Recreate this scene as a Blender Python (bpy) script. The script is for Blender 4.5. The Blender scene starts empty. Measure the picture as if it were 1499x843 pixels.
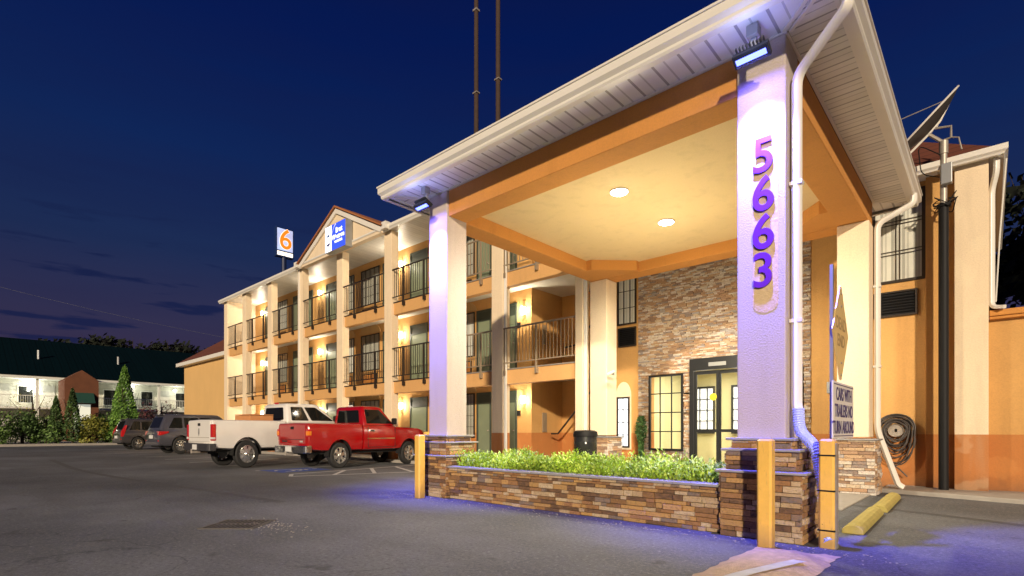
import bpy, bmesh, math, random
from math import sin, cos, pi, radians
from mathutils import Vector, Matrix
random.seed(7)
S = bpy.context.scene
COL = S.collection
TH = radians(42.24)

# ------------------------------------------------------------------ materials
MATS = {}
def new_mat(name):
    m = bpy.data.materials.new(name); m.use_nodes = True
    nt = m.node_tree; b = nt.nodes['Principled BSDF']
    return m, nt, b
def N(nt, t, **kw):
    n = nt.nodes.new(t)
    for k, v in kw.items(): setattr(n, k, v)
    return n
def mathn(nt, op, a, b=None, c=None):
    n = nt.nodes.new('ShaderNodeMath'); n.operation = op
    for i, v in enumerate((a, b, c)):
        if v is None: continue
        if isinstance(v, (int, float)): n.inputs[i].default_value = v
        else: nt.links.new(v, n.inputs[i])
    return n.outputs[0]
def mixc(nt, fac, a, b, mode='MIX'):
    n = nt.nodes.new('ShaderNodeMix'); n.data_type = 'RGBA'; n.blend_type = mode
    for i, v in ((0, fac), (6, a), (7, b)):
        if isinstance(v, (int, float)): n.inputs[i].default_value = v
        elif isinstance(v, tuple): n.inputs[i].default_value = (*v[:3], 1)
        else: nt.links.new(v, n.inputs[i])
    return n.outputs[2]
def noise(nt, vec, scale, detail=3, rough=.55):
    n = nt.nodes.new('ShaderNodeTexNoise'); n.inputs['Scale'].default_value = scale
    n.inputs['Detail'].default_value = detail; n.inputs['Roughness'].default_value = rough
    if vec is not None: nt.links.new(vec, n.inputs['Vector'])
    return n.outputs['Fac']
def pos(nt):
    return nt.nodes.new('ShaderNodeNewGeometry').outputs['Position']
def stretch(nt, vec, s):
    m = nt.nodes.new('ShaderNodeMapping'); m.inputs['Scale'].default_value = s
    nt.links.new(vec, m.inputs['Vector']); return m.outputs[0]
def bump(nt, b, h, strength, dist):
    n = nt.nodes.new('ShaderNodeBump'); n.inputs['Strength'].default_value = strength
    n.inputs['Distance'].default_value = dist
    nt.links.new(h, n.inputs['Height']); nt.links.new(n.outputs[0], b.inputs['Normal'])
def ramp(nt, fac, stops, mode='LINEAR'):
    r = nt.nodes.new('ShaderNodeValToRGB'); r.color_ramp.interpolation = mode
    els = r.color_ramp.elements
    while len(els) < len(stops): els.new(.5)
    for e, (p, c) in zip(els, stops): e.position = p; e.color = (*c[:3], 1)
    nt.links.new(fac, r.inputs[0]); return r.outputs[0]
def simple(name, col, rough=.6, metal=0, var=.12, vs=3, bs=0, bd=.01, bscale=60, emit=None, es=0, coat=0, spec=None):
    m, nt, b = new_mat(name)
    p = pos(nt)
    f = noise(nt, p, vs)
    c = mixc(nt, f, tuple(x*(1-var) for x in col), tuple(min(1, x*(1+var)) for x in col))
    nt.links.new(c, b.inputs['Base Color'])
    b.inputs['Roughness'].default_value = rough; b.inputs['Metallic'].default_value = metal
    if bs: bump(nt, b, noise(nt, p, bscale, 4), bs, bd)
    if coat: b.inputs['Coat Weight'].default_value = coat; b.inputs['Coat Roughness'].default_value = .04
    if spec is not None: b.inputs['Specular IOR Level'].default_value = spec
    if emit: b.inputs['Emission Color'].default_value = (*emit, 1); b.inputs['Emission Strength'].default_value = es
    MATS[name] = m; return m
def stucco(name, top, bot=None, split=1.03, bs=.5, scale=45, var=.10, grime=.28):
    m, nt, b = new_mat(name); p = pos(nt)
    big = noise(nt, p, .7, 4); fine = noise(nt, p, scale, 5, .65); streak = noise(nt, stretch(nt, p, (3, 3, .35)), 1.5, 4)
    c = mixc(nt, big, tuple(x*(1-var) for x in top), tuple(min(1, x*(1+var)) for x in top))
    if bot:
        sx = N(nt, 'ShaderNodeSeparateXYZ'); nt.links.new(p, sx.inputs[0])
        c2 = mixc(nt, big, tuple(x*.85 for x in bot), tuple(x*1.15 for x in bot))
        c = mixc(nt, mathn(nt, 'GREATER_THAN', sx.outputs[2], split), c2, c)
    g = mathn(nt, 'MULTIPLY', ramp_f(nt, streak, .52, .8), grime)
    c = mixc(nt, g, c, tuple(x*.55 for x in top))
    c = mixc(nt, mathn(nt, 'MULTIPLY', ramp_f(nt, fine, .35, .6, True), .12), c, (0.1, .07, .04))
    if bot:
        low = mathn(nt, 'ADD', sx.outputs[2], mathn(nt, 'MULTIPLY', noise(nt, p, 5, 5, .7), -.55)); c = mixc(nt, mathn(nt, 'MULTIPLY', ramp_f(nt, low, -.25, .12, True), .6), c, (.16,.09,.05))
        pt_ = noise(nt, p, 1.9, 3, .4); c = mixc(nt, mathn(nt, 'MULTIPLY', ramp_f(nt, pt_, .56, .60), .10), c, tuple(min(1, x*1.35) for x in top))
    nt.links.new(c, b.inputs['Base Color']); b.inputs['Roughness'].default_value = .9
    bump(nt, b, fine, bs, .012)
    MATS[name] = m; return m
def ramp_f(nt, v, a, b_, inv=False):
    n = nt.nodes.new('ShaderNodeMapRange'); n.inputs[1].default_value = a; n.inputs[2].default_value = b_
    if inv: n.inputs[3].default_value = 1; n.inputs[4].default_value = 0
    nt.links.new(v, n.inputs[0]); return n.outputs[0]
def grooved(name, col, axis, step, dark=.45, width=.1, rough=.45, double=True):
    m, nt, b = new_mat(name); p = pos(nt)
    sx = N(nt, 'ShaderNodeSeparateXYZ'); nt.links.new(p, sx.inputs[0])
    f = mathn(nt, 'FRACT', mathn(nt, 'DIVIDE', mathn(nt, 'ADD', sx.outputs[axis], 100), step))
    w = mathn(nt, 'LESS_THAN', f, width)
    if double:
        w2 = mathn(nt, 'LESS_THAN', mathn(nt, 'ABSOLUTE', mathn(nt, 'SUBTRACT', f, .5)), width*.35)
        w = mathn(nt, 'MAXIMUM', w, mathn(nt, 'MULTIPLY', w2, .6))
    idn = N(nt, 'ShaderNodeTexWhiteNoise', noise_dimensions='1D')
    nt.links.new(mathn(nt, 'FLOOR', mathn(nt, 'DIVIDE', mathn(nt, 'ADD', sx.outputs[axis], 100), step)), idn.inputs['W'])
    v = mathn(nt, 'MULTIPLY_ADD', idn.outputs['Value'], .12, .9)
    v = mathn(nt, 'MULTIPLY', v, mathn(nt, 'MULTIPLY_ADD', noise(nt, p, 2.5, 4), .3, .85))
    c = mixc(nt, w, col, tuple(x*dark for x in col))
    mm = N(nt, 'ShaderNodeVectorMath', operation='SCALE'); nt.links.new(c, mm.inputs[0]); nt.links.new(v, mm.inputs['Scale'])
    nt.links.new(mm.outputs[0], b.inputs['Base Color']); b.inputs['Roughness'].default_value = rough
    bump(nt, b, mathn(nt, 'SUBTRACT', 1, w), .6, .01)
    MATS[name] = m; return m
def stone_mat(name, stops, rough=.75):
    m, nt, b = new_mat(name)
    g = nt.nodes.new('ShaderNodeNewGeometry'); p = g.outputs['Position']
    c = ramp(nt, g.outputs['Random Per Island'], stops, 'CONSTANT')
    n1 = noise(nt, stretch(nt, p, (1, 1, 2.5)), 14, 5, .65)
    c = mixc(nt, ramp_f(nt, n1, .35, .7), c, mixc(nt, .5, c, (.42, .22, .10)))
    n2 = noise(nt, p, 40, 4)
    c = mixc(nt, mathn(nt, 'MULTIPLY', ramp_f(nt, n2, .5, .75), .5), c, (.05, .035, .03))
    nt.links.new(c, b.inputs['Base Color']); b.inputs['Roughness'].default_value = rough
    bump(nt, b, noise(nt, stretch(nt, p, (1, 1, 2)), 30, 5, .7), .9, .02)
    MATS[name] = m; return m
def asphalt():
    m, nt, b = new_mat('asphalt'); p = pos(nt)
    big = noise(nt, p, .22, 5, .6); mid = noise(nt, p, 1.6, 5, .65); fine = noise(nt, p, 90, 3, .7)
    tr = noise(nt, stretch(nt, p, (.25, 1.6, 1)), .8, 4)
    c = ramp(nt, big,[(.3, (.058,.061,.066)), (.5, (.11,.117,.128)), (.70, (.20,.21,.226))])
    c = mixc(nt, mathn(nt, 'MULTIPLY', ramp_f(nt, tr, .5, .75), .55),c, (.075,.073,.073))
    c = mixc(nt, mathn(nt, 'MULTIPLY', ramp_f(nt, mid, .55, .75), .35),c, (.23,.225,.215))
    c = mixc(nt, mathn(nt, 'MULTIPLY', ramp_f(nt, fine, .56, .72), .6),c, (.33,.325,.315))
    c = mixc(nt, mathn(nt, 'MULTIPLY', ramp_f(nt, fine, .3, .44, True), .5), c, (.02, .02, .02))
    gr = noise(nt, p, 26, 4, .75); c = mixc(nt, mathn(nt, 'MULTIPLY', ramp_f(nt, gr, .54, .66), .5), c, (.30,.305,.31)); c = mixc(nt, mathn(nt, 'MULTIPLY', ramp_f(nt, gr, .36, .46, True), .5), c, (.03,.03,.032))
    oil = noise(nt, p, 2.1, 3, .5); c = mixc(nt, mathn(nt, 'MULTIPLY', ramp_f(nt, oil, .68, .74), .6), c, (.04,.04,.04))
    gum = N(nt, 'ShaderNodeTexVoronoi'); gum.inputs['Scale'].default_value = 3.2; nt.links.new(p, gum.inputs['Vector'])
    c = mixc(nt, mathn(nt, 'MULTIPLY', ramp_f(nt, gum.outputs['Distance'], .035, .05, True), .55), c, (.36,.36,.35))
    # cracks
    vo = N(nt, 'ShaderNodeTexVoronoi', feature='DISTANCE_TO_EDGE'); vo.inputs['Scale'].default_value = .33
    wob = N(nt, 'ShaderNodeTexNoise'); wob.inputs['Scale'].default_value = 1.3; wob.inputs['Detail'].default_value = 5; nt.links.new(p, wob.inputs['Vector'])
    va = N(nt, 'ShaderNodeVectorMath', operation='MULTIPLY_ADD'); nt.links.new(wob.outputs['Color'], va.inputs[0]); va.inputs[1].default_value = (1.1, 1.1, 1.1); nt.links.new(p, va.inputs[2])
    nt.links.new(va.outputs[0], vo.inputs['Vector'])
    cr = mathn(nt, 'MULTIPLY', ramp_f(nt, vo.outputs['Distance'], 0.0, .006, True), ramp_f(nt, noise(nt, p, .35, 2), .47, .6))
    c = mixc(nt, mathn(nt, 'MULTIPLY', cr, .55), c, (.015, .015, .015))
    nt.links.new(c, b.inputs['Base Color'])
    nt.links.new(ramp_f(nt, mid, .2, .8), b.inputs['Roughness'])
    b.inputs['Roughness'].default_value = .8
    rr = nt.nodes.new('ShaderNodeMapRange'); rr.inputs[3].default_value = .62; rr.inputs[4].default_value = .95
    nt.links.new(mid, rr.inputs[0]); nt.links.new(rr.outputs[0], b.inputs['Roughness'])
    bump(nt, b, fine, .55, .012)
    MATS['asphalt'] = m; return m
def leafy(name, a, b_, rough=.6, trans=0):
    m, nt, b = new_mat(name)
    g = nt.nodes.new('ShaderNodeNewGeometry')
    c = ramp(nt, g.outputs['Random Per Island'], [(0, tuple(x*.45 for x in a)), (.18, a), (1, b_)])
    c = mixc(nt, ramp_f(nt, noise(nt, g.outputs['Position'], 1.2, 3), .35, .7), c, tuple(x*.5 for x in a))
    nt.links.new(c, b.inputs['Base Color']); b.inputs['Roughness'].default_value = rough
    MATS[name] = m; return m
def glass(name, tint, rough=.04, alpha=.35):
    m, nt, b = new_mat(name)
    out = nt.nodes['Material Output']
    gl = N(nt, 'ShaderNodeBsdfGlossy'); gl.inputs['Roughness'].default_value = rough
    tr = N(nt, 'ShaderNodeBsdfTransparent'); tr.inputs[0].default_value = (*tint, 1)
    fr = N(nt, 'ShaderNodeFresnel'); fr.inputs[0].default_value = 1.5
    mx = N(nt, 'ShaderNodeMixShader'); nt.links.new(mathn(nt, 'MULTIPLY_ADD', fr.outputs[0], .9, .03), mx.inputs[0])
    nt.links.new(tr.outputs[0], mx.inputs[1]); nt.links.new(gl.outputs[0], mx.inputs[2]); nt.links.new(mx.outputs[0], out.inputs[0])
    nt.nodes.remove(b); MATS[name] = m; return m
def emis(name, col, s):
    m, nt, b = new_mat(name); b.inputs['Base Color'].default_value = (*[min(1, c) for c in col], 1)
    b.inputs['Emission Color'].default_value = (*col, 1); b.inputs['Emission Strength'].default_value = s
    MATS[name] = m; return m

CREAM = stucco('cream_stucco', (.84, .69, .49))
CREAM2 = stucco('cream_orange_stucco', (.84, .68, .47), (.50, .19, .055))
OCHRE = stucco('ochre_stucco', (.60, .335, .11), (.50, .19, .05), bs=.35)
OCHRE1 = stucco('ochre_wall', (.70, .44, .17), bs=.35, grime=.08)
ORANGE = stucco('orange_beam', (.62, .27, .06), bs=.3)
FASC = stucco('balcony_orange', (.68, .38, .14), bs=.3)
CEIL = stucco('canopy_ceiling', (.74, .56, .29), bs=.25, scale=70)
COLW = stucco('rough_white_column', (.54, .465, .42), bs=.75, scale=60, var=.08)
SOFX = grooved('white_vinyl_soffit_a', (.84, .85, .86), 0, .3)
SOFY = grooved('white_vinyl_soffit_b', (.74, .73, .68), 1, .22)
SOFM = grooved('walkway_soffit', (.72, .70, .64), 0, .3, dark=.75)
SLABC = simple('walkway_ceiling', (.66, .62, .52), .85, bs=.2)
GUT = simple('white_aluminium', (.78, .75, .68), .35, var=.05)
SHIN = grooved('red_shingle', (.16,.045,.022), 2, .16, dark=.4, double=False, rough=.85)
IRON = simple('dark_iron', (.035, .026, .02), .5, .3)
IRONL = simple('lit_tan_iron', (.32, .25, .17), .5, .2)  # railing iron lightened as if lit; also the tan cabinet
GREEN = simple('dark_green_frame', (.045, .06, .045), .5)
GREENP = simple('green_door', (.19, .23, .15), .45)
CURT = grooved('grey_curtain',  (.62, .60, .54), 0, .13, dark=.5, width=.3)
CURTW = grooved('white_curtain',  (.82, .80, .76), 0, .17, dark=.65, width=.25)
DGLASS = simple('dark_window_glass', (.02, .022, .02), .06, var=.3)
GLASS = glass('clear_glass', (.93, .95, .92))
BLKAL = simple('black_aluminium', (.03, .032, .034), .35, .4)
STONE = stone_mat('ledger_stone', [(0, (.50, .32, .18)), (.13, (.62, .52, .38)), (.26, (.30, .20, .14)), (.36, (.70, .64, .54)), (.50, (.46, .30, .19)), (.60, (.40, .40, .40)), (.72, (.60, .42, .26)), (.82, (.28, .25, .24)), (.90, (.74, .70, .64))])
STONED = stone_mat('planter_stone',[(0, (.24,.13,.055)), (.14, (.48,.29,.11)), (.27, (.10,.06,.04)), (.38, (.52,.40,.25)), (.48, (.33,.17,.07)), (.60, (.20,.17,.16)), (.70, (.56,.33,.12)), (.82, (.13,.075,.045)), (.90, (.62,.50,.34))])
MORT = simple('dark_mortar', (.07, .055, .045), .95)
CAPST = simple('slate_cap', (.30, .29, .29), .6, bs=.6, bscale=30)
YELC = simple('faded_yellow_concrete', (.46, .38, .11), .85, var=.25, vs=9, bs=.6)
def weathered(name, col, dirt, rough=.5):
    m, nt, b = new_mat(name); p = pos(nt)
    sx = N(nt, 'ShaderNodeSeparateXYZ'); nt.links.new(p, sx.inputs[0])
    n1 = noise(nt, p, 6, 5, .65); n2 = noise(nt, stretch(nt, p, (6, 6, 1.2)), 5, 5, .7)
    c = mixc(nt, n1, tuple(x*.82 for x in col), tuple(min(1, x*1.12) for x in col))
    c = mixc(nt, mathn(nt, 'MULTIPLY', ramp_f(nt, n2, .55, .72), .35), c, dirt)
    base = mathn(nt, 'ADD', sx.outputs[2], mathn(nt, 'MULTIPLY', n1, -.25))
    c = mixc(nt, mathn(nt, 'MULTIPLY', ramp_f(nt, base, -.10, .10, True), .65), c, dirt)
    ch = noise(nt, p, 38, 4, .6); c = mixc(nt, mathn(nt, 'MULTIPLY', ramp_f(nt, ch, .69, .71), .8), c, tuple(x*.5 for x in dirt))
    nt.links.new(c, b.inputs['Base Color']); b.inputs['Roughness'].default_value = rough
    bump(nt, b, ch, .25, .006); MATS[name] = m; return m
YEL = weathered('yellow_bollard_paint', (.86, .52, .11), (.30,.19,.09))
CONC = simple('concrete', (.36, .33, .29), .9, var=.2, vs=5, bs=.5)
DIRT = simple('sandy_concrete', (.66, .48, .31), .95, var=.35, vs=14, bs=1, bscale=80, bd=.02)
WPAINT = simple('white_road_paint', (.60, .60, .58), .8, var=.25, vs=8)
BPAINT = simple('blue_road_paint', (.06, .11, .42), .8, var=.3, vs=8)
PURP = simple('purple_digit_plastic', (.13,.015,.24), .45)
BLACK = simple('matt_black', (.009,.009,.01), .6, spec=.25)
GREY = simple('galvanised_grey', (.35, .36, .36), .45, .5)
STEEL = simple('worn_steel', (.42, .38, .33), .45, .4, var=.3, vs=12)
ASPH = asphalt()
BARK = simple('bark', (.05, .035, .025), .95, bs=1, bscale=20)

# ------------------------------------------------------------------ mesh builder
class MB:
    def __init__(s): s.v = []; s.f = []
    def add(s, vs, fs):
        o = len(s.v); s.v += [tuple(v) for v in vs]; s.f += [tuple(i+o for i in f) for f in fs]; return s
    def box(s, x0, x1, y0, y1, z0, z1):
        x0, x1 = sorted((x0, x1)); y0, y1 = sorted((y0, y1)); z0, z1 = sorted((z0, z1))
        return s.add([(x0,y0,z0),(x1,y0,z0),(x1,y1,z0),(x0,y1,z0),(x0,y0,z1),(x1,y0,z1),(x1,y1,z1),(x0,y1,z1)],
                     [(3,2,1,0),(4,5,6,7),(0,1,5,4),(1,2,6,5),(2,3,7,6),(3,0,4,7)])
    def obox(s, c, ax, ay, az):
        c, ax, ay, az = map(Vector, (c, ax, ay, az))
        vs = [c+i*ax+j*ay+k*az for k in (-1,1) for i, j in ((-1,-1),(1,-1),(1,1),(-1,1))]
        return s.add(vs, [(3,2,1,0),(4,5,6,7),(0,1,5,4),(1,2,6,5),(2,3,7,6),(3,0,4,7)])
    def cyl(s, p0, p1, r0, r1=None, n=12, cap=True):
        r1 = r0 if r1 is None else r1
        p0, p1 = Vector(p0), Vector(p1); d = (p1-p0).normalized()
        a = d.orthogonal().normalized(); b = d.cross(a)
        vs = [p+r*(cos(2*pi*i/n)*a+sin(2*pi*i/n)*b) for p, r in ((p0,r0),(p1,r1)) for i in range(n)]
        fs = [(i,(i+1)%n,n+(i+1)%n,n+i) for i in range(n)]
        if cap: fs += [tuple(range(n-1,-1,-1)), tuple(range(n,2*n))]
        return s.add(vs, fs)
    def tube(s, pts, r, n=8, sq=None, up=(0,0,1)):
        pts = [Vector(p) for p in pts]; o = len(s.v); m = len(pts)
        rs = r if isinstance(r, (list, tuple)) else [r]*m
        pa = None
        for i, p in enumerate(pts):
            d = (pts[min(i+1,m-1)]-pts[max(i-1,0)]).normalized()
            a = Vector(up).cross(d) if pa is None else pa - pa.dot(d)*d
            if a.length < 1e-4: a = d.orthogonal()
            a.normalize(); pa = a; b = d.cross(a)
            if sq:
                w, h = sq
                for x, y in ((w,h*.7),(w*.7,h),(-w*.7,h),(-w,h*.7),(-w,-h*.7),(-w*.7,-h),(w*.7,-h),(w,-h*.7)): s.v.append(tuple(p+a*x+b*y))
            else:
                for k in range(n): s.v.append(tuple(p+rs[i]*(cos(2*pi*k/n)*a+sin(2*pi*k/n)*b)))
        n = 8 if sq else n
        for i in range(m-1):
            for k in range(n): s.f.append((o+i*n+k, o+i*n+(k+1)%n, o+(i+1)*n+(k+1)%n, o+(i+1)*n+k))
        s.f.append(tuple(o+k for k in range(n-1,-1,-1))); s.f.append(tuple(o+(m-1)*n+k for k in range(n)))
        return s
    def prism(s, poly, axis, a, b):
        n = len(poly)
        def P(u, w, t): return {'x': (t,u,w), 'y': (u,t,w), 'z': (u,w,t)}[axis]
        vs = [P(u,w,a) for u,w in poly]+[P(u,w,b) for u,w in poly]
        fs = [(i,(i+1)%n,n+(i+1)%n,n+i) for i in range(n)]+[tuple(range(n-1,-1,-1)), tuple(range(n,2*n))]
        return s.add(vs, fs)
    def lathe(s, c, prof, n=24, axis='z'):
        o = len(s.v); c = Vector(c)
        for r, h in prof:
            for k in range(n):
                u, w = r*cos(2*pi*k/n), r*sin(2*pi*k/n)
                d = {'z': (u,w,h), 'y': (u,h,w), 'x': (h,u,w)}[axis]
                s.v.append(tuple(c+Vector(d)))
        for i in range(len(prof)-1):
            for k in range(n): s.f.append((o+i*n+k,o+i*n+(k+1)%n,o+(i+1)*n+(k+1)%n,o+(i+1)*n+k))
        return s
    def build(s, name, mat, parent=None, smooth=False, bevel=0, seg=2, fix=True, xf=None):
        me = bpy.data.meshes.new(name); me.from_pydata(s.v, [], s.f); me.materials.append(mat)
        if fix:
            bm = bmesh.new(); bm.from_mesh(me); bmesh.ops.recalc_face_normals(bm, faces=bm.faces); bm.to_mesh(me); bm.free()
        if xf is not None: me.transform(xf)
        if smooth: me.shade_smooth(); me.set_sharp_from_angle(angle=radians(38))
        o = bpy.data.objects.new(name, me); COL.objects.link(o)
        if parent is not None: o.parent = parent
        if bevel:
            b = o.modifiers.new('bevel', 'BEVEL'); b.width = bevel; b.segments = seg; b.limit_method = 'ANGLE'
        return o
def tag(o, label=None, cat=None, group=None, kind=None):
    if label: o['label'] = label
    if cat: o['category'] = cat
    if group: o['group'] = group
    if kind: o['kind'] = kind
    return o
def empty(name, loc=(0,0,0), rz=0, label=None, cat=None, group=None):
    o = bpy.data.objects.new(name, None); COL.objects.link(o); o.location = loc; o.rotation_euler = (0,0,rz); o.empty_display_size = .2
    return tag(o, label, cat, group)
def kids(o): return [c for c in COL.objects if c.parent == o]
def copy_tree(o, parent=None):
    c = o.copy(); COL.objects.link(c)
    c.parent = parent
    for k in kids(o): copy_tree(k, c)
    return c
def text(body, name, mat, size, M, parent=None, ext=.004, bold=0, sx=1, align='CENTER'):
    cu = bpy.data.curves.new('t', 'FONT'); cu.body = body; cu.size = size; cu.extrude = ext; cu.offset = bold
    cu.align_x = align; cu.align_y = 'CENTER'; cu.space_line = 1.0
    to = bpy.data.objects.new('t', cu); COL.objects.link(to)
    bpy.context.view_layer.update()
    me = bpy.data.meshes.new_from_object(to.evaluated_get(bpy.context.evaluated_depsgraph_get()))
    bpy.data.objects.remove(to); bpy.data.curves.remove(cu)
    me.transform(M @ Matrix.Diagonal((sx,1,1,1))); me.materials.clear(); me.materials.append(mat); me.name = name
    o = bpy.data.objects.new(name, me); COL.objects.link(o); o.parent = parent
    return o
def bend(p, r=.12, n=5):
    p = [Vector(q) for q in p]; out = [p[0]]
    for a, b, c in zip(p, p[1:], p[2:]):
        d1 = (a-b); d2 = (c-b); rr = min(r, d1.length*.45, d2.length*.45)
        s, e = b+d1.normalized()*rr, b+d2.normalized()*rr
        for k in range(n+1): t = k/n; out.append((1-t)**2*s+2*t*(1-t)*b+t*t*e)
    out.append(p[-1]); return out
def face_front(x, y, z):   # text plane facing -y
    return Matrix.Translation((x,y,z)) @ Matrix.Rotation(pi/2, 4, 'X')
def face_right(x, y, z):   # text plane facing +x, reading towards +y
    return Matrix.Translation((x,y,z)) @ Matrix.Rotation(pi/2, 4, 'Z') @ Matrix.Rotation(pi/2, 4, 'X')
def lamp(name, kind, loc, power, color, parent=None, **kw):
    l = bpy.data.lights.new(name, kind); l.energy = power; l.color = color
    for k, v in kw.items():
        if k != 'target': setattr(l, k, v)
    o = bpy.data.objects.new(name, l); COL.objects.link(o); o.location = loc
    if 'target' in kw:
        o.rotation_euler = (Vector(kw['target'])-Vector(loc)).to_track_quat('-Z','Y').to_euler()
    if parent: o.parent = parent
    return o

def ledge(mb, a0, a1, z0, z1, plane, outward, axis='x', rh=(.035,.07), ln=(.10,.34), skip=None, rnd=None, dmax=.035):
    """stacked ledger stones on a plane; axis = the direction the wall runs along"""
    R = rnd or random
    z = z0
    while z < z1-.01:
        h = min(R.uniform(*rh), z1-z)
        if z1-z-h < .02: h = z1-z
        x = a0 - R.uniform(0, .12)
        while x < a1-.005:
            l = R.uniform(*ln)
            xa, xb = max(x, a0), min(x+l, a1)
            x += l
            if xb-xa < .015: continue
            if skip and any(xb > s0+.01 and xa < s1-.01 and z+h > t0+.005 and z < t1-.005 for s0,s1,t0,t1 in skip):
                segs = []
                for s0,s1,t0,t1 in skip:
                    if z+h > t0+.005 and z < t1-.005:
                        if xa < s0 < xb: segs.append((xa, s0))
                        if xa < s1 < xb: segs.append((s1, xb))
                if not segs: continue
            else: segs = [(xa, xb)]
            d = R.uniform(.004, dmax)
            for xa, xb in segs:
                if xb-xa < .015: continue
                g = .0025
                lo, hi = sorted((plane-outward*.01, plane+outward*d))
                if axis == 'x': mb.box(xa+g, xb-g, lo, hi, z+g, z+h-g)
                else: mb.box(lo, hi, xa+g, xb-g, z+g, z+h-g)
        z += h
    return mb

# ------------------------------------------------------------------ camera, world, parking lot light
cam = bpy.data.cameras.new('camera'); co = bpy.data.objects.new('camera', cam); COL.objects.link(co)
co.location = (0,0,1.1); co.rotation_euler = (pi/2, 0, TH)
cam.sensor_width = 36; cam.lens = 771/1499*36; cam.shift_y = (630-421.5)/1499; cam.clip_end = 2000
S.camera = co
w = bpy.data.worlds.new('World'); S.world = w; w.use_nodes = True; nt = w.node_tree
bg = nt.nodes['Background']
tc = N(nt, 'ShaderNodeTexCoord'); g = tc.outputs['Generated']
sx = N(nt, 'ShaderNodeSeparateXYZ'); nt.links.new(g, sx.inputs[0]); z = sx.outputs[2]
sky = ramp(nt, z, [(0, (.052,.029,.054)), (.06, (.046,.028,.060)), (.16, (.030,.027,.068)), (.28, (.011,.023,.078)), (.42, (.0045,.017,.085)), (.58, (.0012,.009,.075)), (.8, (.0008,.004,.045))])
st = stretch(nt, g, (1, 1, 9))
cl = noise(nt, st, 5.2, 5, .55)
cm = mathn(nt, 'MULTIPLY', ramp_f(nt, cl, .575, .645), mathn(nt, 'MULTIPLY', ramp_f(nt, z, .02, .08), ramp_f(nt, z, .36, .24)))
cm2 = mathn(nt, 'MULTIPLY', mathn(nt, 'MAXIMUM', cm, 0), .8)
sky = mixc(nt, cm2, sky, (.006,.012,.055))
haze = noise(nt, st, 2.0, 3); sky = mixc(nt, mathn(nt, 'MULTIPLY', ramp_f(nt, haze, .3, .75), .25), sky,  (.008,.008,.045), 'MIX')
nt.links.new(sky, bg.inputs[0]); bg.inputs[1].default_value = 1.12
SE = radians(14); sd = Vector((-.59*cos(SE), .807*cos(SE), -sin(SE)))
lot_light = bpy.data.lights.new('lot_light', 'SUN'); so = bpy.data.objects.new('lot_light', lot_light); COL.objects.link(so)
lot_light.energy = 4.0; lot_light.angle = radians(2.0); lot_light.color = (1, .82, .60); so.rotation_euler = sd.to_track_quat('-Z','Y').to_euler(); so.location = (5,-8,12)  # directional lamp standing in for the parking lot lights behind the camera
S.view_settings.view_transform = 'Standard'; S.view_settings.look = 'None'; S.view_settings.exposure = 0
S.render.resolution_x = 1024; S.render.resolution_y = 576
S.render.engine = 'CYCLES'

# ------------------------------------------------------------------ ground and markings
tag(MB().add([(-400,-200,0),(200,-200,0),(200,400,0),(-400,400,0)], [(0,1,2,3)]).build('asphalt_ground', ASPH), kind='structure')
tag(MB().box(-7.9,-1.5,8.4,12.24,-.05,.02).build('concrete_pavement', CONC, bevel=.01), kind='structure')
tag(MB().box(-31.2,-7.95,10.62,12.2,-.05,.10).build('walkway_pavement', CONC, bevel=.015), kind='structure')
tag(MB().add([(-1.45,11.35,.0),(.6,10.85,.0),(6,10.4,.0),(6,12.3,.0),(-1.45,12.3,.0),(-1.45,11.35,.07),(.6,10.85,.07),(6,10.4,.07),(6,12.3,.07),(-1.45,12.3,.07)],
   [(5,6,7,8,9),(0,1,6,5),(1,2,7,6),(2,3,8,7),(3,4,9,8),(4,0,5,9)]).build('wall_pavement', CONC, bevel=.015), kind='structure')
# sandy hump
mb = MB(); nx, ny = 16, 40; pts = []
for j in range(ny+1):
    for i in range(nx+1):
        u, v = i/nx, j/ny
        x = -1.62+.66*u - .10*(1-v); y = 2.4+2.86*v
        edge = min(u, 1-u)*4*min(1, (1-v)*6+.0); r = random.Random(i*91+j).uniform(-1,1)
        zz = .004 + .055*min(1, max(0, edge))**.8*(1 if v < .98 else 0) + .003*r
        if i in (0,nx): x += .02*random.Random(i*31+j).uniform(-1,1)
        pts.append((x, y+(.05*sin(u*9)+.02*r if j == ny else 0), max(.003, zz)))
mb.add(pts, [(j*(nx+1)+i, j*(nx+1)+i+1, (j+1)*(nx+1)+i+1, (j+1)*(nx+1)+i) for j in range(ny) for i in range(nx)])
tag(mb.build('sandy_kerb_ramp', DIRT, smooth=True), kind='structure')
mb = MB(); P0 = [(-1.57+.03*t, 2.5+2.05*t) for t in [k/20 for k in range(21)]]
pl = [(x+.30*(t/20)**3, y+ (0 if t < 17 else (t-17)*.03)) for t, (x,y) in enumerate(P0)]
for a, b in zip(pl, pl[1:]): mb.add([(a[0]+.07,a[1],.066),(a[0]+.17,a[1]-.01,.068),(b[0]+.17,b[1]-.01,.068),(b[0]+.07,b[1],.066)], [(0,1,2,3)])
mb.build('white_line', WPAINT, parent=None)['kind'] = 'structure'
def strip(mb, a, b, w, z=.005):
    a, b = Vector((*a,0)), Vector((*b,0)); d = (b-a).normalized(); n = Vector((-d.y,d.x,0))*w/2
    mb.add([tuple(p+Vector((0,0,z))) for p in (a-n,b-n,b+n,a+n)], [(0,1,2,3)])
HD = Vector((-.10,.995))
def line_at(u, v0=5.9, L=4.6):
    mb = MB(); strip(mb, (u,v0), (u+HD.x*L, v0+HD.y*L), .10); tag(mb.build('parking_line', WPAINT), kind='structure')
for u in (-14.75,-17.5,-20.2,-23.,-25.7,-28.4,-31.1,-33.8,-36.5): line_at(u)
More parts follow.
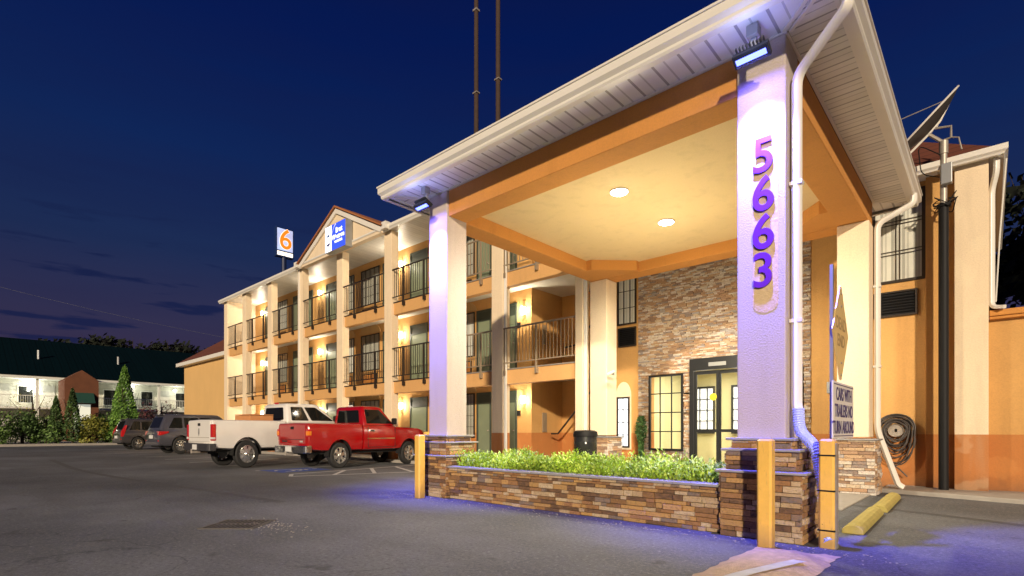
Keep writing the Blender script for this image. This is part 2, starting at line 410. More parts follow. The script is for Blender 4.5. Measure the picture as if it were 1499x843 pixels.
mb = MB(); a0 = (-12.95,6.0); b0 = (-12.45,5.8)
L1 = ((-12.95,6.05),(-13.5,10.5)); L2 = ((-12.35,5.75),(-10.6,10.4))
strip(mb, *L1, .1); strip(mb, *L2, .1); strip(mb, L1[0], L2[0], .1)
for k in range(1,5):
    t = k/5; t2 = min(1, t+.16)
    p = (L2[0][0]+(L2[1][0]-L2[0][0])*t, L2[0][1]+(L2[1][1]-L2[0][1])*t); q = (L1[0][0]+(L1[1][0]-L1[0][0])*t2, L1[0][1]+(L1[1][1]-L1[0][1])*t2)
    strip(mb, p, q, .1, .009)
tag(mb.build('hatched_marking', WPAINT), kind='structure')
mb = MB(); strip(mb, (-14.2,6.05), (-14.3,7.5), 1.25, .006); tag(mb.build('blue_marking', BPAINT), kind='structure')
mb = MB()
pts = [(-14.2+.33*cos(a), 6.55+.33*sin(a)) for a in [radians(20+28*k) for k in range(10)]]
for a, b in zip(pts, pts[1:]): strip(mb, a, b, .07, .011)
strip(mb, (-14.2,6.6), (-14.24,7.2), .08, .013); strip(mb, (-14.24,7.0), (-13.9,6.95), .07, .015); strip(mb, (-14.2,6.62), (-13.8,6.55), .07, .017); strip(mb, (-13.8,6.55), (-13.7,6.25), .07, .019)
mb.lathe((-14.25,7.32,.012), [(0.001,0),(.08,0)], 12)
tag(mb.build('wheelchair_marking', WPAINT), kind='structure')
TMK = simple('tyre_rubber_on_asphalt', (.088,.088,.09), .85, var=.35, vs=7)
for pts in (((-26,3.0),(-19,2.7),(-15,2.9),(-11.5,3.3),(-8,3.6)), ((-3.2,9.5),(-.6,8.9),(3,7.2))):
    m = MB(); q = bend([(x,y,0) for x,y in pts], 2.5, 8)
    for a, b in zip(q, q[1:]):
        if (b-a).length > .05: strip(m, (a.x,a.y), (b.x,b.y), .17, .0035)
    tag(m.build('tyre_mark', TMK), kind='structure')
# drain grate
dg = empty('drain_grate', (-6.50,2.41,0), TH, 'rusty slotted drain grate set in the open asphalt', 'drain')
DKST = simple('dark_steel', (.12,.11,.10), .6, .3)
mb = MB(); mb.box(-.31,-.29,-.30,.30,0,.010).box(.29,.31,-.30,.30,0,.010).box(-.29,.29,-.30,-.28,0,.010).box(-.29,.29,.28,.30,0,.010).build('frame', DKST, dg)
mb = MB()
for k in range(11): x = -.27+k*.054; mb.box(x-.011,x+.011,-.28,.28,.006,.012)
mb.box(-.29,.29,-.01,.01,.005,.0115).build('bars', DKST, dg); MB().box(-.29,.29,-.28,.28,.001,.004).build('pit_shade', BLACK, dg)  # flat black sheet paints the darkness below the bars
mb = MB()
for k in range(120):
     x, y = -6.15+random.gauss(0,.3), 2.65+random.gauss(0,.14); s = random.uniform(.003,.009); mb.obox((x,y,s*.3), (s,0,0), (0,s*.8,0), (0,0,s*.4))
for k in range(420):
    x = random.uniform(-8,-.5); y = 5.55-abs(random.gauss(0,.22)); s = random.uniform(.002,.008); mb.obox((x,y,s*.3), (s,s*.4,0), (-s*.3,s*.8,0), (0,0,s*.4))
tag(mb.build('gravel_grit', CONC), kind='stuff')

# ------------------------------------------------------------------ CANOPY
cn = empty('entrance_canopy', (-4.4,8.5,0), 0, 'large entrance canopy on four cream columns over the driveway', 'canopy')
cn_off = Matrix.Translation((4.4,-8.5,0))
def B(mb, name, mat, parent=cn, off=cn_off, **kw): return mb.build(name, mat, parent, xf=off, **kw)
CU = ((-7.21,-6.74),(-2.01,-1.53)); CV = ((5.80,6.25),(10.76,11.22))
for i, (u0,u1) in enumerate(CU):
    for j, (v0,v1) in enumerate(CV):
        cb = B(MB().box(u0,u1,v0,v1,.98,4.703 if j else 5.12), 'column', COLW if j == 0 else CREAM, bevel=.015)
        cb['label'] = 'cream stucco column on a stone base'
        m = MB(); core = MB(); caps = MB()
        if j == 0: tiers = [(0,.665,.20,.13), (.695,.885,.13,.10), (.90,.995,.07,.06)]
        else: tiers = [(0,.93,.10,.10)]
        for z0,z1,e,e2 in tiers:
            x0,x1,y0,y1 = u0-e*.5, u1+e, v0-e, v1+e*.6
            if j == 0 and z0 == 0: x0 = u0-.1
            core.box(x0+.01,x1-.01,y0+.01,y1-.01,z0,z1)
            ledge(m,x0,x1,z0,z1,y0+.01,-1,'x'); ledge(m,y0,y1,z0,z1,x1-.01,1,'y')
            ledge(m,y0,y1,z0,z1,x0+.01,-1,'y'); ledge(m,x0,x1,z0,z1,y1-.01,1,'x')
            k = .045
            caps.box(x0-k,x1+k,y0-k,y1+k,z1+.001,z1+.028)
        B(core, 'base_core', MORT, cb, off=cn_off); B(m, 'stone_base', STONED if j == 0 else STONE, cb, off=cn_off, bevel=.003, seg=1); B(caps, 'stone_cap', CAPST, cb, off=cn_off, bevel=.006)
# beams (z 4.70-5.12), ceiling at 4.92
B(MB().box(-6.74,-2.01,5.84,6.23,4.70,5.13), 'beam', ORANGE, bevel=.01)
B(MB().box(-6.74,-2.01,10.78,11.20,4.70,5.13), 'beam', ORANGE, bevel=.01)
B(MB().box(-7.19,-6.76,6.25,10.76,4.705,5.13), 'beam', ORANGE, bevel=.01)
B(MB().box(-1.99,-1.55,6.25,10.76,4.705,5.13), 'beam', ORANGE, bevel=.01)
for a in ((-7.19,-6.76),(-1.99,-1.55)): B(MB().box(a[0],a[1],10.78,11.2,4.707,5.12), 'beam_corner', ORANGE)
B(MB().prism([(-6.77,10.79),(-6.77,9.95),(-6.63,9.95),(-5.9,10.68),(-5.9,10.79)], 'z', 4.708,5.1), 'corner_brace', ORANGE)
B(MB().prism([(-1.98,10.79),(-1.98,9.95),(-2.12,9.95),(-2.85,10.68),(-2.85,10.79)], 'z', 4.708,5.1), 'corner_brace', ORANGE)
B(MB().box(-6.76,-1.99,6.2,10.8,4.93,4.98), 'ceiling', CEIL)
O0,O1,O2,O3 = -7.71,-1.03,5.30,11.72; I0,I1,I2,I3 = -7.19,-1.55,5.84,11.20; zs = 5.14
B(MB().add([(O0,O2,zs),(O1,O2,zs),(I1,I2,zs),(I0,I2,zs)], [(0,1,2,3)]), 'soffit', SOFX)
B(MB().add([(O0,O3,zs),(O1,O3,zs),(I1,I3,zs),(I0,I3,zs)], [(0,1,2,3)]), 'soffit', SOFX)
B(MB().add([(O1,O2,zs),(O1,O3,zs),(I1,I3,zs),(I1,I2,zs)], [(0,1,2,3)]), 'soffit', SOFY)
B(MB().add([(O0,O2,zs),(O0,O3,zs),(I0,I3,zs),(I0,I2,zs)], [(0,1,2,3)]), 'soffit', SOFY)
m = MB()   # trim strips on the soffit
m.box(I0-.03,I1+.03,I2-.045,I2-.006,zs-.02,zs-.001).box(I1+.006,I1+.04,I2,I3,zs-.02,zs-.001).box(I0-.04,I0-.006,I2,I3,zs-.02,zs-.001)
for (ax,ay),(bx,by) in (((I1+.03,I2-.03),(O1,O2)),((I0-.03,I2-.03),(O0,O2))):
    for s in (-.035,.035):
        d = Vector((bx-ax,by-ay,0)); n = Vector((-d.y,d.x,0)).normalized()*s; c = Vector(((ax+bx)/2,(ay+by)/2,zs-.008))+n
        m.obox(c, d/2, n.normalized()*.018, (0,0,.007))
m.box(O0,O1,O2,O2+.05,zs-.025,zs-.001).box(O1-.05,O1,O2+.05,O3,zs-.025,zs-.001).box(O0,O0+.05,O2+.05,O3,zs-.025,zs-.001)
B(m, 'soffit_trim', GUT)
GP = [(0,5.085),(.07,5.085),(.085,5.11),(.085,5.14),(.125,5.18),(.125,5.27),(.14,5.275),(.14,5.30),(0,5.30)]
def gutter(mb, O0,O1,O2,O3, P):
    loops = []
    for d, z in P: loops += [(O0-d,O2-d,z),(O1+d,O2-d,z),(O1+d,O3+d,z),(O0-d,O3+d,z)]
    n = len(P); fs = []
    for i in range(n-1):
        for k in range(4): fs.append((i*4+k, i*4+(k+1)%4, (i+1)*4+(k+1)%4, (i+1)*4+k))
    mb.add(loops, fs); return mb
B(gutter(MB(),O0,O1,O2,O3,GP), 'gutter', GUT)
m = MB(); rx, ry = (O0+O1)/2, (O2+O3)/2
m.add([(O0-.08,O2-.08,5.31),(O1+.08,O2-.08,5.31),(O1+.08,O3+.08,5.31),(O0-.08,O3+.08,5.31),(rx-.2,ry,6.35),(rx+.2,ry,6.35)], [(0,1,5,4),(1,2,5),(2,3,4,5),(3,0,4),(0,3,2,1)])
B(m, 'roof', SHIN)
# downspouts
def spout(pts, name='downspout', mat=GUT, parent=cn, off=cn_off, sq=(.045,.032)):
    return B(MB().tube(pts, .05, sq=sq), name, mat, parent, off, smooth=True)
spout(bend([(-.96,5.62,5.12),(-.96,5.62,4.98),(-1.46,5.93,4.72),(-1.46,5.93,1.35),(-1.44,5.92,1.25)]))
spout(bend([(-.96,11.2,5.12),(-.96,11.2,4.96),(-1.46,11.12,4.72),(-1.46,11.12,1.1),(-1.20,11.42,.15),(-1.13,11.45,.10)]))
for zz in (3.6,2.2):
    for yy in (5.885,11.075): B(MB().box(-1.52,-1.405,yy,yy+.09,zz,zz+.035), 'spout_strap', GUT)
# flexible drain pipe, white with the blue floodlight tint painted into its colour
FLEX = simple('flexible_drain_pipe', (.42,.48,.75), .4)
pp = bend([(-1.44,5.90,1.32),(-1.42,5.86,1.08),(-1.25,5.75,.95),(-1.16,5.70,.5),(-1.14,5.66,.12),(-1.10,5.62,.05)], .25, 8)
q = []
for a, b in zip(pp, pp[1:]):
    n = max(1, int((b-a).length/.012)); q += [a.lerp(b, k/n) for k in range(n)]
B(MB().tube(q, [.052+.006*(k % 2) for k in range(len(q))], 12), 'drain_pipe', FLEX)
# digits 5663 and the unpainted patch
m = MB(); pz = [(-1.85,2.42),(-1.60,2.42),(-1.60,4.20),(-1.85,4.20)]
arc = [(-1.725-.125*cos(a), 2.42-.10*sin(a)) for a in [pi*k/12 for k in range(1,12)]]
arc2 = [(-1.725+.125*cos(a), 4.20+.08*sin(a)) for a in [pi*k/12 for k in range(1,12)]]
poly = [pz[0]]+arc+[pz[1], pz[2]]+arc2+[pz[3]]
PATCH = stucco('unpainted_stucco', (.66,.50,.30), bs=.9, scale=32)
B(m.prism(poly, 'y', 5.7965, 5.81), 'unpainted_patch', PATCH)
for ch, zc in (('5',3.93),('6',3.53),('6',3.135),('3',2.74)):
    text(ch, 'house_number', PURP, .50, cn_off @ face_front(-1.74,5.78,zc), cn, ext=.013, bold=.006, sx=.92)
# ceiling lights
HOT = emis('lit_lens', (1,.97,.9), 45)
for k, (u,v) in enumerate(((-4.40,7.4),(-4.40,9.05))):
    t = empty('ceiling_light', (u,v,4.93), 0, 'round white ceiling light %s the driveway under the canopy' % ('nearer the road above' if k == 0 else 'nearer the doors above'), 'ceiling light', 'recessed lights in the canopy ceiling')
    MB().lathe((0,0,0), [(.155,0),(.155,-.015),(.14,-.022),(.13,-.02),(.13,-.01)], 28).build('housing', GUT, t, smooth=True)
    MB().lathe((0,0,0), [(.138,-.018),(.11,-.034),(.06,-.044),(.001,-.048)], 28).build('lens', HOT, t, smooth=True)
    lamp('canopy_lamp', 'SPOT', (0,0,-.08), 620, (1,.90,.70), t, shadow_soft_size=.1, spot_size=radians(172), spot_blend=.5); lamp('ceiling_fill', 'POINT', (0,0,-1.9), 120, (1,.86,.58), t, shadow_soft_size=.3)  # unseen point light added below each fixture to brighten the ceiling
# blue floodlights
BLUE = emis('blue_led', (.12,.16,1), 5)
for k, u in enumerate((-1.75,-6.95)):
    t = empty('floodlight', (u,5.46,4.82), 0, 'blue LED floodlight at the top of the column %s' % ('bearing the purple number' if k == 0 else 'without a number'), 'floodlight', 'blue floodlights under the canopy eave')
    ax, ay, az = Vector((.17,0,0)), Vector((0,.06,-.03)), Vector((0,.016,.026))
    m = MB(); m.obox((0,0,0), ax, ay, az)
    for i in range(9): m.obox((-.13+i*.0325,-.02,.055), (.004,0,0), ay*.9, az*.7)
    m.build('housing', BLKAL, t, bevel=.006)
    MB().obox(-az*1.15, ax*.9, ay*.82, -az*.10).build('lens', DGLASS, t)
    m = MB()
    for i in range(1): m.obox(-az*1.27, ax*.84, ay*.42, -az*.06)
    m.build('led_array', BLUE, t)
    m = MB(); m.box(-.03,.03,.05,.08,.0,.20).box(-.055,.055,.0,.11,.20,.31); m.build('bracket', GREY, t, bevel=.005)
    lamp('blue_lamp', 'AREA', (0,.03,-.05), 26, (.17,.13,1), t, target=(0,.30,-2.0), shape='RECTANGLE', size=.3, size_y=.12)
    lamp('blue_beam', 'SPOT', (0,-.04,-.06), 2900, (.11,.11,1), t, target=(0,1.35,-4.0), spot_size=radians(76), spot_blend=1, shadow_soft_size=.06)
    lamp('blue_spill', 'POINT', (0,-.24,.0), 6, (.38,.44,1), t, shadow_soft_size=.05)

# ------------------------------------------------------------------ planter
pt = empty('stone_planter', (-4.4,6.0,0), 0, 'low ledger stone planter wall between the two front columns', 'planter')
po = Matrix.Translation((4.4,-6.0,0))
PU0, PU1 = -6.74, -2.06
MB().box(PU0,PU1,5.69,5.95,0,.49).box(PU0,PU1,6.75,6.95,0,.49).box(PU0,PU1,5.95,6.75,.0,.42).build('wall_core', MORT, pt, xf=po)
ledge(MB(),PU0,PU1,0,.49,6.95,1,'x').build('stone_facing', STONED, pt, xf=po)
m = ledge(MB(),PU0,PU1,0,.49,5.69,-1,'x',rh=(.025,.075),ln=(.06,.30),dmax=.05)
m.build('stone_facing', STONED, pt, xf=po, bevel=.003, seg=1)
m = MB(); x = PU0
while x < PU1-.02:
    l = min(random.uniform(.5,.8), PU1-x); m.box(x+.003,x+l-.003,5.63+random.uniform(-.006,.006),5.96,.492,.522); x += l
m.build('stone_cap', CAPST, pt, xf=po, bevel=.005)
GRASS = leafy('planter_leaves', (.36,.60,.04), (.80,.95,.14), .6)
m = MB(); R = random.Random(3)
for k in range(3300):
    cx, cy = R.uniform(-6.72,-2.12), R.uniform(5.80,6.75); h = R.uniform(.10,.30)*(.85+.28*sin(cx*4.1)*sin(cy*5+cx)+.15*sin(cx*11))+.04
    for j in range(11):
        a = R.uniform(0,2*pi); t = R.uniform(.15,1); zz = .44+h*t; s = R.uniform(.03,.085); tilt = R.uniform(.0,1.25)
        p = Vector((cx+.05*cos(a)*t, cy+.05*sin(a)*t, zz)); d = Vector((cos(a)*cos(tilt), sin(a)*cos(tilt), sin(tilt)))*s; n = Vector((-sin(a),cos(a),0))*R.uniform(.008,.017)
        m.add([p-n*.5, p+d*.5-n, p+d, p+d*.5+n], [(0,1,2,3)])
tag(m.build('planter_foliage', GRASS, fix=False), 'dense bright green leafy plants filling the stone planter', 'plants', kind='stuff')

# ------------------------------------------------------------------ bollards, signs, wheel stops
def bollard(u, v, h, label, grime=False):
    t = empty('bollard', (u,v,0), 0, label, 'bollard', 'yellow bollards by the canopy')
    m = MB(); s = .066; c = .018
    prof = [(s,-s+c),(s,s-c),(s-c,s),(-s+c,s),(-s,s-c),(-s,-s+c),(-s+c,-s),(s-c,-s)]
    m.prism(prof, 'z', 0, h-.02); o = len(m.v)
    m.add([(x,y,h-.02) for x,y in prof]+[(x*.75,y*.75,h) for x,y in prof], [(i,(i+1)%8,8+(i+1)%8,8+i) for i in range(8)]+[tuple(range(8,16))])
    m.build('post', YEL, t); return t
bollard(-6.90,5.36,1.03,'yellow square bollard in front of the left column of the canopy')
bollard(-1.57,5.30,1.02,'yellow square bollard in front of the column with the number')
t = bollard(-1.13,5.66,1.02,'yellow bollard strapped with cables and topped by a trailer sign')
m = MB()
for zz in (.86,.53,.16): m.box(-.073,.073,-.073,.073,zz,zz+.014)
m.build('strap', BLACK, t)
MB().box(.068,.078,-.05,.05,0,.98).build('steel_backing', STEEL, t)
bollard(-12.05,9.6,1.06,'distant yellow bollard beside the motel air conditioner')
SIGNW = simple('white_sign_face', (.72,.70,.64), .5, var=.12, vs=6); NAVY = simple('navy_lettering', (.03,.03,.16), .5)
t = empty('warning_sign', (-1.12,6.3,1.3), 0, 'white sign reading CARS WITH TRAILERS NO TURN AROUND', 'sign')
MB().box(-.008,.008,-.50,.50,-.28,.28).build('panel', SIGNW, t, bevel=.004)
m = MB(); m.box(.009,.012,-.48,.48,.25,.258).box(.009,.012,-.48,.48,-.258,-.25); m.build('border', NAVY, t)
for s, zz in (('CARS WITH',.155),('TRAILERS NO',-.01),('TURN AROUND',-.175)):
    text(s, 'lettering', NAVY, .18, face_right(.011,0,zz), t, ext=.001, bold=.002, sx=.80)
m = MB(); m.box(-.035,.0-.009,-.44,-.38,-.30,.30); m.build('mounting_bar', GREY, t)
SY = simple('weathered_yellow_sign', (.70,.50,.20), .35, var=.12, vs=9)
t = empty('diamond_sign', (-1.12,6.16,2.08), 0, 'faded yellow diamond road sign on a grey metal post', 'sign')
m = MB().prism([(-.37,0),(-.03,-.47),(.03,-.47),(.37,0),(.03,.47),(-.03,.47)], 'x', -.006,.006); m.build('panel', SY, t)
text('DEAD\nEND', 'lettering', simple('faded_lettering', (.38,.27,.13), .5), .17, face_right(.0075,0,.0), t, ext=.001, bold=.003)
m = MB()
for zz in (.40,.27,-.30,-.42): m.cyl((.006,0,zz),(.016,0,zz),.012,n=8)
m.build('bolt', STEEL, t)
m = MB().box(-.035,-.008,-.30,-.245,-1.05,.63); m.build('post', GREY, t)
t = None
for k, (v0,v1) in enumerate(((6.55,8.35),(8.55,10.45))):
    m = MB(); L = v1-v0; prof = [(-.10,0),(-.095,.05),(-.06,.085),(-.02,.10),(.02,.10),(.06,.085),(.095,.05),(.10,0)]
    m.prism(prof, 'y', 0, L)
    o = m.build('wheel_stop', YELC, bevel=.012); o.location = (-1.08-.03*k, v0, 0); o.rotation_euler = (0,0,radians(1.5))
    tag(o, 'faded yellow concrete wheel stop %s' % ('nearest the trailer sign' if k == 0 else 'nearest the orange wall'), 'wheel stop', 'wheel stops beside the canopy')

# trash can, topiary, camera
t = empty('trash_can', (-6.62,9.7,0), 0, 'dark trash can beside the rear canopy column', 'trash can')
MB().lathe((0,0,0), [(.001,0),(.24,0),(.25,.03),(.25,.98),(.20,.98)], 24).build('body', BLKAL, t, smooth=True)
MB().lathe((0,0,0), [(.265,.96),(.27,1.0),(.26,1.07),(.2,1.10),(.001,1.11)], 24).build('lid', BLACK, t, smooth=True)
MB().lathe((0,0,0), [(.253,.60),(.256,.61),(.256,.84),(.253,.85)], 24).build('glass_panel', DGLASS, t, smooth=True)
LEAF1 = leafy('topiary_leaf', (.05,.13,.03), (.12,.26,.06)); 
def leaf_cloud(m, pts_fn, n, s0, s1, R):
    for k in range(n):
        p, nrm = pts_fn(R); a = Vector((R.gauss(0,1),R.gauss(0,1),R.gauss(0,1))).normalized(); b = a.orthogonal().normalized(); s = R.uniform(s0,s1)
        c = a.cross(b)*R.uniform(.4,.7)
        m.add([p-b*s, p+c*s, p+b*s, p-c*s], [(0,1,2,3)])
def pot_plant(u, v, h0, h1, r, label):
    t = empty('potted_shrub', (u,v,0), 0, label, 'shrub')
    MB().lathe((0,0,0), [(.001,0),(.14,0),(.19,.38),(.20,.40),(.17,.40),(.001,.36)], 20).build('pot', BLKAL, t, smooth=True)
    MB().tube([(0,0,.3),(.01,0,h1*.9)], [.02,.008], 6).build('stem', BARK, t)
    m = MB(); R = random.Random(int(u*100))
    def f(R):
        a = R.uniform(0,2*pi); z = R.uniform(h0,h1); rr = r*(.7+.3*sin(z*7))*math.sqrt(R.random()); return Vector((rr*cos(a),rr*sin(a),z)), None
    leaf_cloud(m, f, 1500, .02, .04, R); m.build('foliage', LEAF1, t, fix=False)
pot_plant(-6.45,11.9,.40,1.45,.15,'slender green potted shrub against the stone entrance wall')
t = empty('security_camera', (-6.52,10.745,2.42), 0, 'small white security camera on the rear canopy column', 'camera')
m = MB().cyl((0,0,0),(0,-.06,0),.03,n=12).tube([(0,-.05,0),(0,-.10,.02),(.02,-.14,.02)], .012); m.build('arm', GUT, t, smooth=True)
MB().cyl((-.07,-.16,-.01),(.09,-.13,.05),.036,n=14).build('body', GUT, t, smooth=True)

# ------------------------------------------------------------------ generic wall openings
def grid_window(parent, off, u0,u1,z0,z1, V, nx, nz, frame=IRON, fw=.04, curtain=CURT, double=False, pane=True, d=.09, cname='curtain'):
    """window standing 1 cm proud of the wall plane V, facing -y"""
    m = MB()
    m.box(u0,u1,V-.03,V+.02,z0,z0+fw).box(u0,u1,V-.03,V+.02,z1-fw,z1).box(u0,u0+fw,V-.03,V+.02,z0+fw,z1-fw).box(u1-fw,u1,V-.03,V+.02,z0+fw,z1-fw)
    for i in range(1,nx):
        x = u0+(u1-u0)*i/nx
        for e in ((-.03,.03) if double else (0,)): m.box(x+e-.006,x+e+.006,V-.022,V-.004,z0+fw,z1-fw)
    for i in range(1,nz):
        z = z0+(z1-z0)*i/nz
        for e in ((-.03,.03) if double else (0,)): m.box(u0+fw,u1-fw,V-.024,V-.006,z+e-.006,z+e+.006)
    f = m.build('window', frame, parent, xf=off)
    MB().box(u0+fw,u1-fw,V+.001 if pane else V-.003,V+.012,z0+fw,z1-fw).build(cname, curtain, f, xf=off)
    if pane: MB().add([(u0+fw,V-.001,z0+fw),(u1-fw,V-.001,z0+fw),(u1-fw,V-.001,z1-fw),(u0+fw,V-.001,z1-fw)], [(0,1,2,3)]).build('pane', GLASS, f, xf=off)
    return f
def vent(parent, off, u0,u1,z0,z1, V, mat=BLACK, frame=IRON):
    m = MB(); m.box(u0,u1,V-.05,V+.01,z0,z0+.03).box(u0,u1,V-.05,V+.01,z1-.03,z1).box(u0,u0+.03,V-.05,V+.01,z0+.03,z1-.03).box(u1-.03,u1,V-.05,V+.01,z0+.03,z1-.03)
    f = m.build('air_conditioner', frame, parent, xf=off)
    m = MB().box(u0+.03,u1-.03,V-.012,V,z0+.03,z1-.03); n = max(4, int((z1-z0)/.055))
    for i in range(1,n):
        z = z0+.03+(z1-z0-.06)*i/n; m.add([(u0+.03,V-.045,z-.012),(u1-.03,V-.045,z-.012),(u1-.03,V-.02,z+.012),(u0+.03,V-.02,z+.012)], [(0,1,2,3)])
    m.build('grille', mat, f, xf=off); return f
def motel_door(parent, off, u0,u1,z0,z1,V):
    m = MB(); fw = .07; zt = z1-.35
    m.box(u0,u0+fw,V-.03,V+.02,z0,z1).box(u1-fw,u1,V-.03,V+.02,z0,z1).box(u0+fw,u1-fw,V-.03,V+.02,z1-fw,z1).box(u0+fw,u1-fw,V-.028,V+.02,zt-.03,zt+.03)
    f = m.build('door', GREEN, parent, xf=off)
    MB().box(u0+fw,u1-fw,V-.012,V+.01,z0,zt-.03).build('panel', GREENP, f, xf=off, bevel=.004)
    MB().box(u0+fw,u1-fw,V-.010,V+.01,zt+.03,z1-fw).build('transom', GREEN, f, xf=off)
    MB().cyl((u1-fw-.06,V-.012,z0+1.0),(u1-fw-.06,V-.06,z0+1.0),.02,n=8).build('handle', STEEL, f, xf=off)
    return f

# ------------------------------------------------------------------ LOBBY building
lb = empty('lobby_building', (-3.5,12.5,0), 0, 'ochre two storey lobby wing with a ledger stone entrance wall', 'building'); lo = Matrix.Translation((3.5,-12.5,0))
V = 12.3
WIN_L = (-6.43,-5.52,.60,2.49); DOOR = (-5.33,-3.87,.02,2.80); WIN_R = (-3.70,-2.9,.60,2.49)
m = MB()
m.box(-7.42,-6.74,V,V+.25,0,5.75)                    # bay left of the stone
SK = (WIN_L, DOOR, WIN_R)
xs = [-6.74,WIN_L[0],WIN_L[1],DOOR[0],DOOR[1],WIN_R[0],WIN_R[1],-2.76]
for a, b in zip(xs[::2], xs[1::2]): m.box(a,b,V,V+.25,0,2.80)
for s in (WIN_L,WIN_R): m.box(s[0],s[1],V,V+.25,0,s[2]); m.box(s[0],s[1],V,V+.25,s[3],2.80)
m.box(-6.74,-2.76,V,V+.25,2.80,5.75)
m.box(-2.76,-.02,V,V+.25,0,5.75)
m.box(-7.42,-7.17,V+.25,18,0,5.75).box(-.27,-.02,V+.25,18,0,5.75)
m.build('wall', OCHRE, lb, xf=lo)
m = MB().box(-.87,-.47,V-.14,V,0,5.72); m.build('pilaster', OCHRE, lb, xf=lo, bevel=.01)
m = MB().box(-.465,-.02,V-.30,V,.0,5.72); m.build('pilaster', CREAM2, lb, xf=lo, bevel=.01)
m = MB().box(-.02,5.0,V+.0,V+.25,0,3.0); m.build('side_wall', OCHRE, lb, xf=lo)
m = MB().box(-.01,5.0,V-.12,V+.3,3.0,3.05).box(-.01,5,V-.16,V+.32,3.05,3.15); m.build('coping', ORANGE, lb, xf=lo, bevel=.01)
m = ledge(MB(),-6.74,-2.76,.02,5.3,V-.005,-1,'x',rh=(.025,.048),ln=(.06,.23),skip=SK,dmax=.045)
m.build('stone_facing', STONE, lb, xf=lo, bevel=.003, seg=1)
# lobby windows and door
def glazed(u0,u1,z0,z1,nx,nz):
    m = MB(); fw = .05; y0,y1 = V-.06,V-.0
    m.box(u0,u1,y0,y1,z0,z0+fw).box(u0,u1,y0,y1,z1-fw,z1).box(u0,u0+fw,y0,y1,z0+fw,z1-fw).box(u1-fw,u1,y0,y1,z0+fw,z1-fw)
    for i in range(1,nx): x = u0+(u1-u0)*i/nx; m.box(x-.012,x+.012,y0+.02,y1-.01,z0+fw,z1-fw)
    for i in range(1,nz): z = z0+(z1-z0)*i/nz; m.box(u0+fw,u1-fw,y0+.022,y1-.012,z-.012,z+.012)
    f = m.build('window', BLKAL, lb, xf=lo)
    MB().add([(u0+fw,V-.028,z0+fw),(u1-fw,V-.028,z0+fw),(u1-fw,V-.028,z1-fw),(u0+fw,V-.028,z1-fw)], [(0,1,2,3)]).build('pane', GLASS, f, xf=lo)
glazed(*WIN_L,3,4); glazed(*WIN_R,3,4)
u0,u1,z0,z1 = DOOR; m = MB(); y0,y1 = V-.12,V+.02
m.box(u0,u0+.10,y0,y1,z0,z1).box(u1-.10,u1,y0,y1,z0,z1).box(u0+.10,u1-.10,y0-.03,y1,2.52,z1)
dr = m.build('sliding_door', BLKAL, lb, xf=lo, bevel=.006)
MB().box(-4.85,-4.45,y0-.05,y0-.031,2.59,2.68).build('motion_sensor', GREY, dr, xf=lo, bevel=.006)
mid = (u0+u1)/2-.03
for a, b, yy in ((u0+.10,mid,V-.07),(mid-.05,u1-.10,V-.02)):
    m = MB(); m.box(a,a+.07,yy-.02,yy+.02,z0+.02,2.50).box(b-.07,b,yy-.02,yy+.02,z0+.02,2.50).box(a+.07,b-.07,yy-.02,yy+.02,2.42,2.50).box(a+.07,b-.07,yy-.02,yy+.02,z0+.02,z0+.2).box(a+.07,b-.07,yy-.02,yy+.02,1.06,1.13)
    lf = m.build('door_leaf', BLKAL, dr, xf=lo)
    MB().add([(a+.07,yy,z0+.2),(b-.07,yy,z0+.2),(b-.07,yy,2.42),(a+.07,yy,2.42)], [(0,1,2,3)]).build('door_pane', GLASS, dr, xf=lo)
MB().lathe((mid-.14,V-.096,1.88), [(.001,0),(.085,0),(.085,.003)], 20, 'y').build('yellow_sticker', simple('yellow_sticker', (.75,.65,.03), .5), dr, xf=lo)
# lobby interior
ROOM = simple('lobby_plaster', (.60,.56,.34), .8, var=.05); FLOORM = simple('lobby_floor', (.35,.30,.22), .3)
m = MB(); m.add([(-7.1,16.2,0),(-2.5,16.2,0),(-2.5,16.2,2.95),(-7.1,16.2,2.95),(-7.1,12.56,0),(-2.5,12.56,0),(-2.5,12.56,2.95),(-7.1,12.56,2.95)], [(0,1,2,3),(0,3,7,4),(1,2,6,5),(3,2,6,7)])
m.build('lobby_room', ROOM, lb, xf=lo); MB().add([(-7.1,12.55,.02),(-2.5,12.55,.02),(-2.5,16.2,.02),(-7.1,16.2,.02)], [(0,1,2,3)]).build('lobby_floor', FLOORM, lb, xf=lo)
WINL = emis('bright_inner_window', (.95,.97,1), .85)
for a, b in ((-6.95,-6.25),(-5.75,-4.95),(-3.9,-3.1)):
    m = MB(); m.box(a,b,16.10,16.16,1.0,1.06).box(a,b,16.10,16.16,2.4,2.46).box(a,a+.05,16.1,16.16,1.06,2.4).box(b-.05,b,16.1,16.16,1.06,2.4)
    for i in (1,2): m.box(a+(b-a)*i/3-.012,a+(b-a)*i/3+.012,16.11,16.15,1.06,2.4)
    for i in (1,2,3): m.box(a+.05,b-.05,16.115,16.145,1.06+1.34*i/4-.012,1.06+1.34*i/4+.012)
    m.build('inner_window', BLKAL, lb, xf=lo); MB().box(a+.05,b-.05,16.17,16.18,1.06,2.4).build('inner_pane', WINL, lb, xf=lo)
lamp('lobby_lamp', 'AREA', (-4.8-0+3.5,14.2-12.5,2.85), 240, (1,.93,.74), lb, shape='RECTANGLE', size=3.2, size_y=2.4)
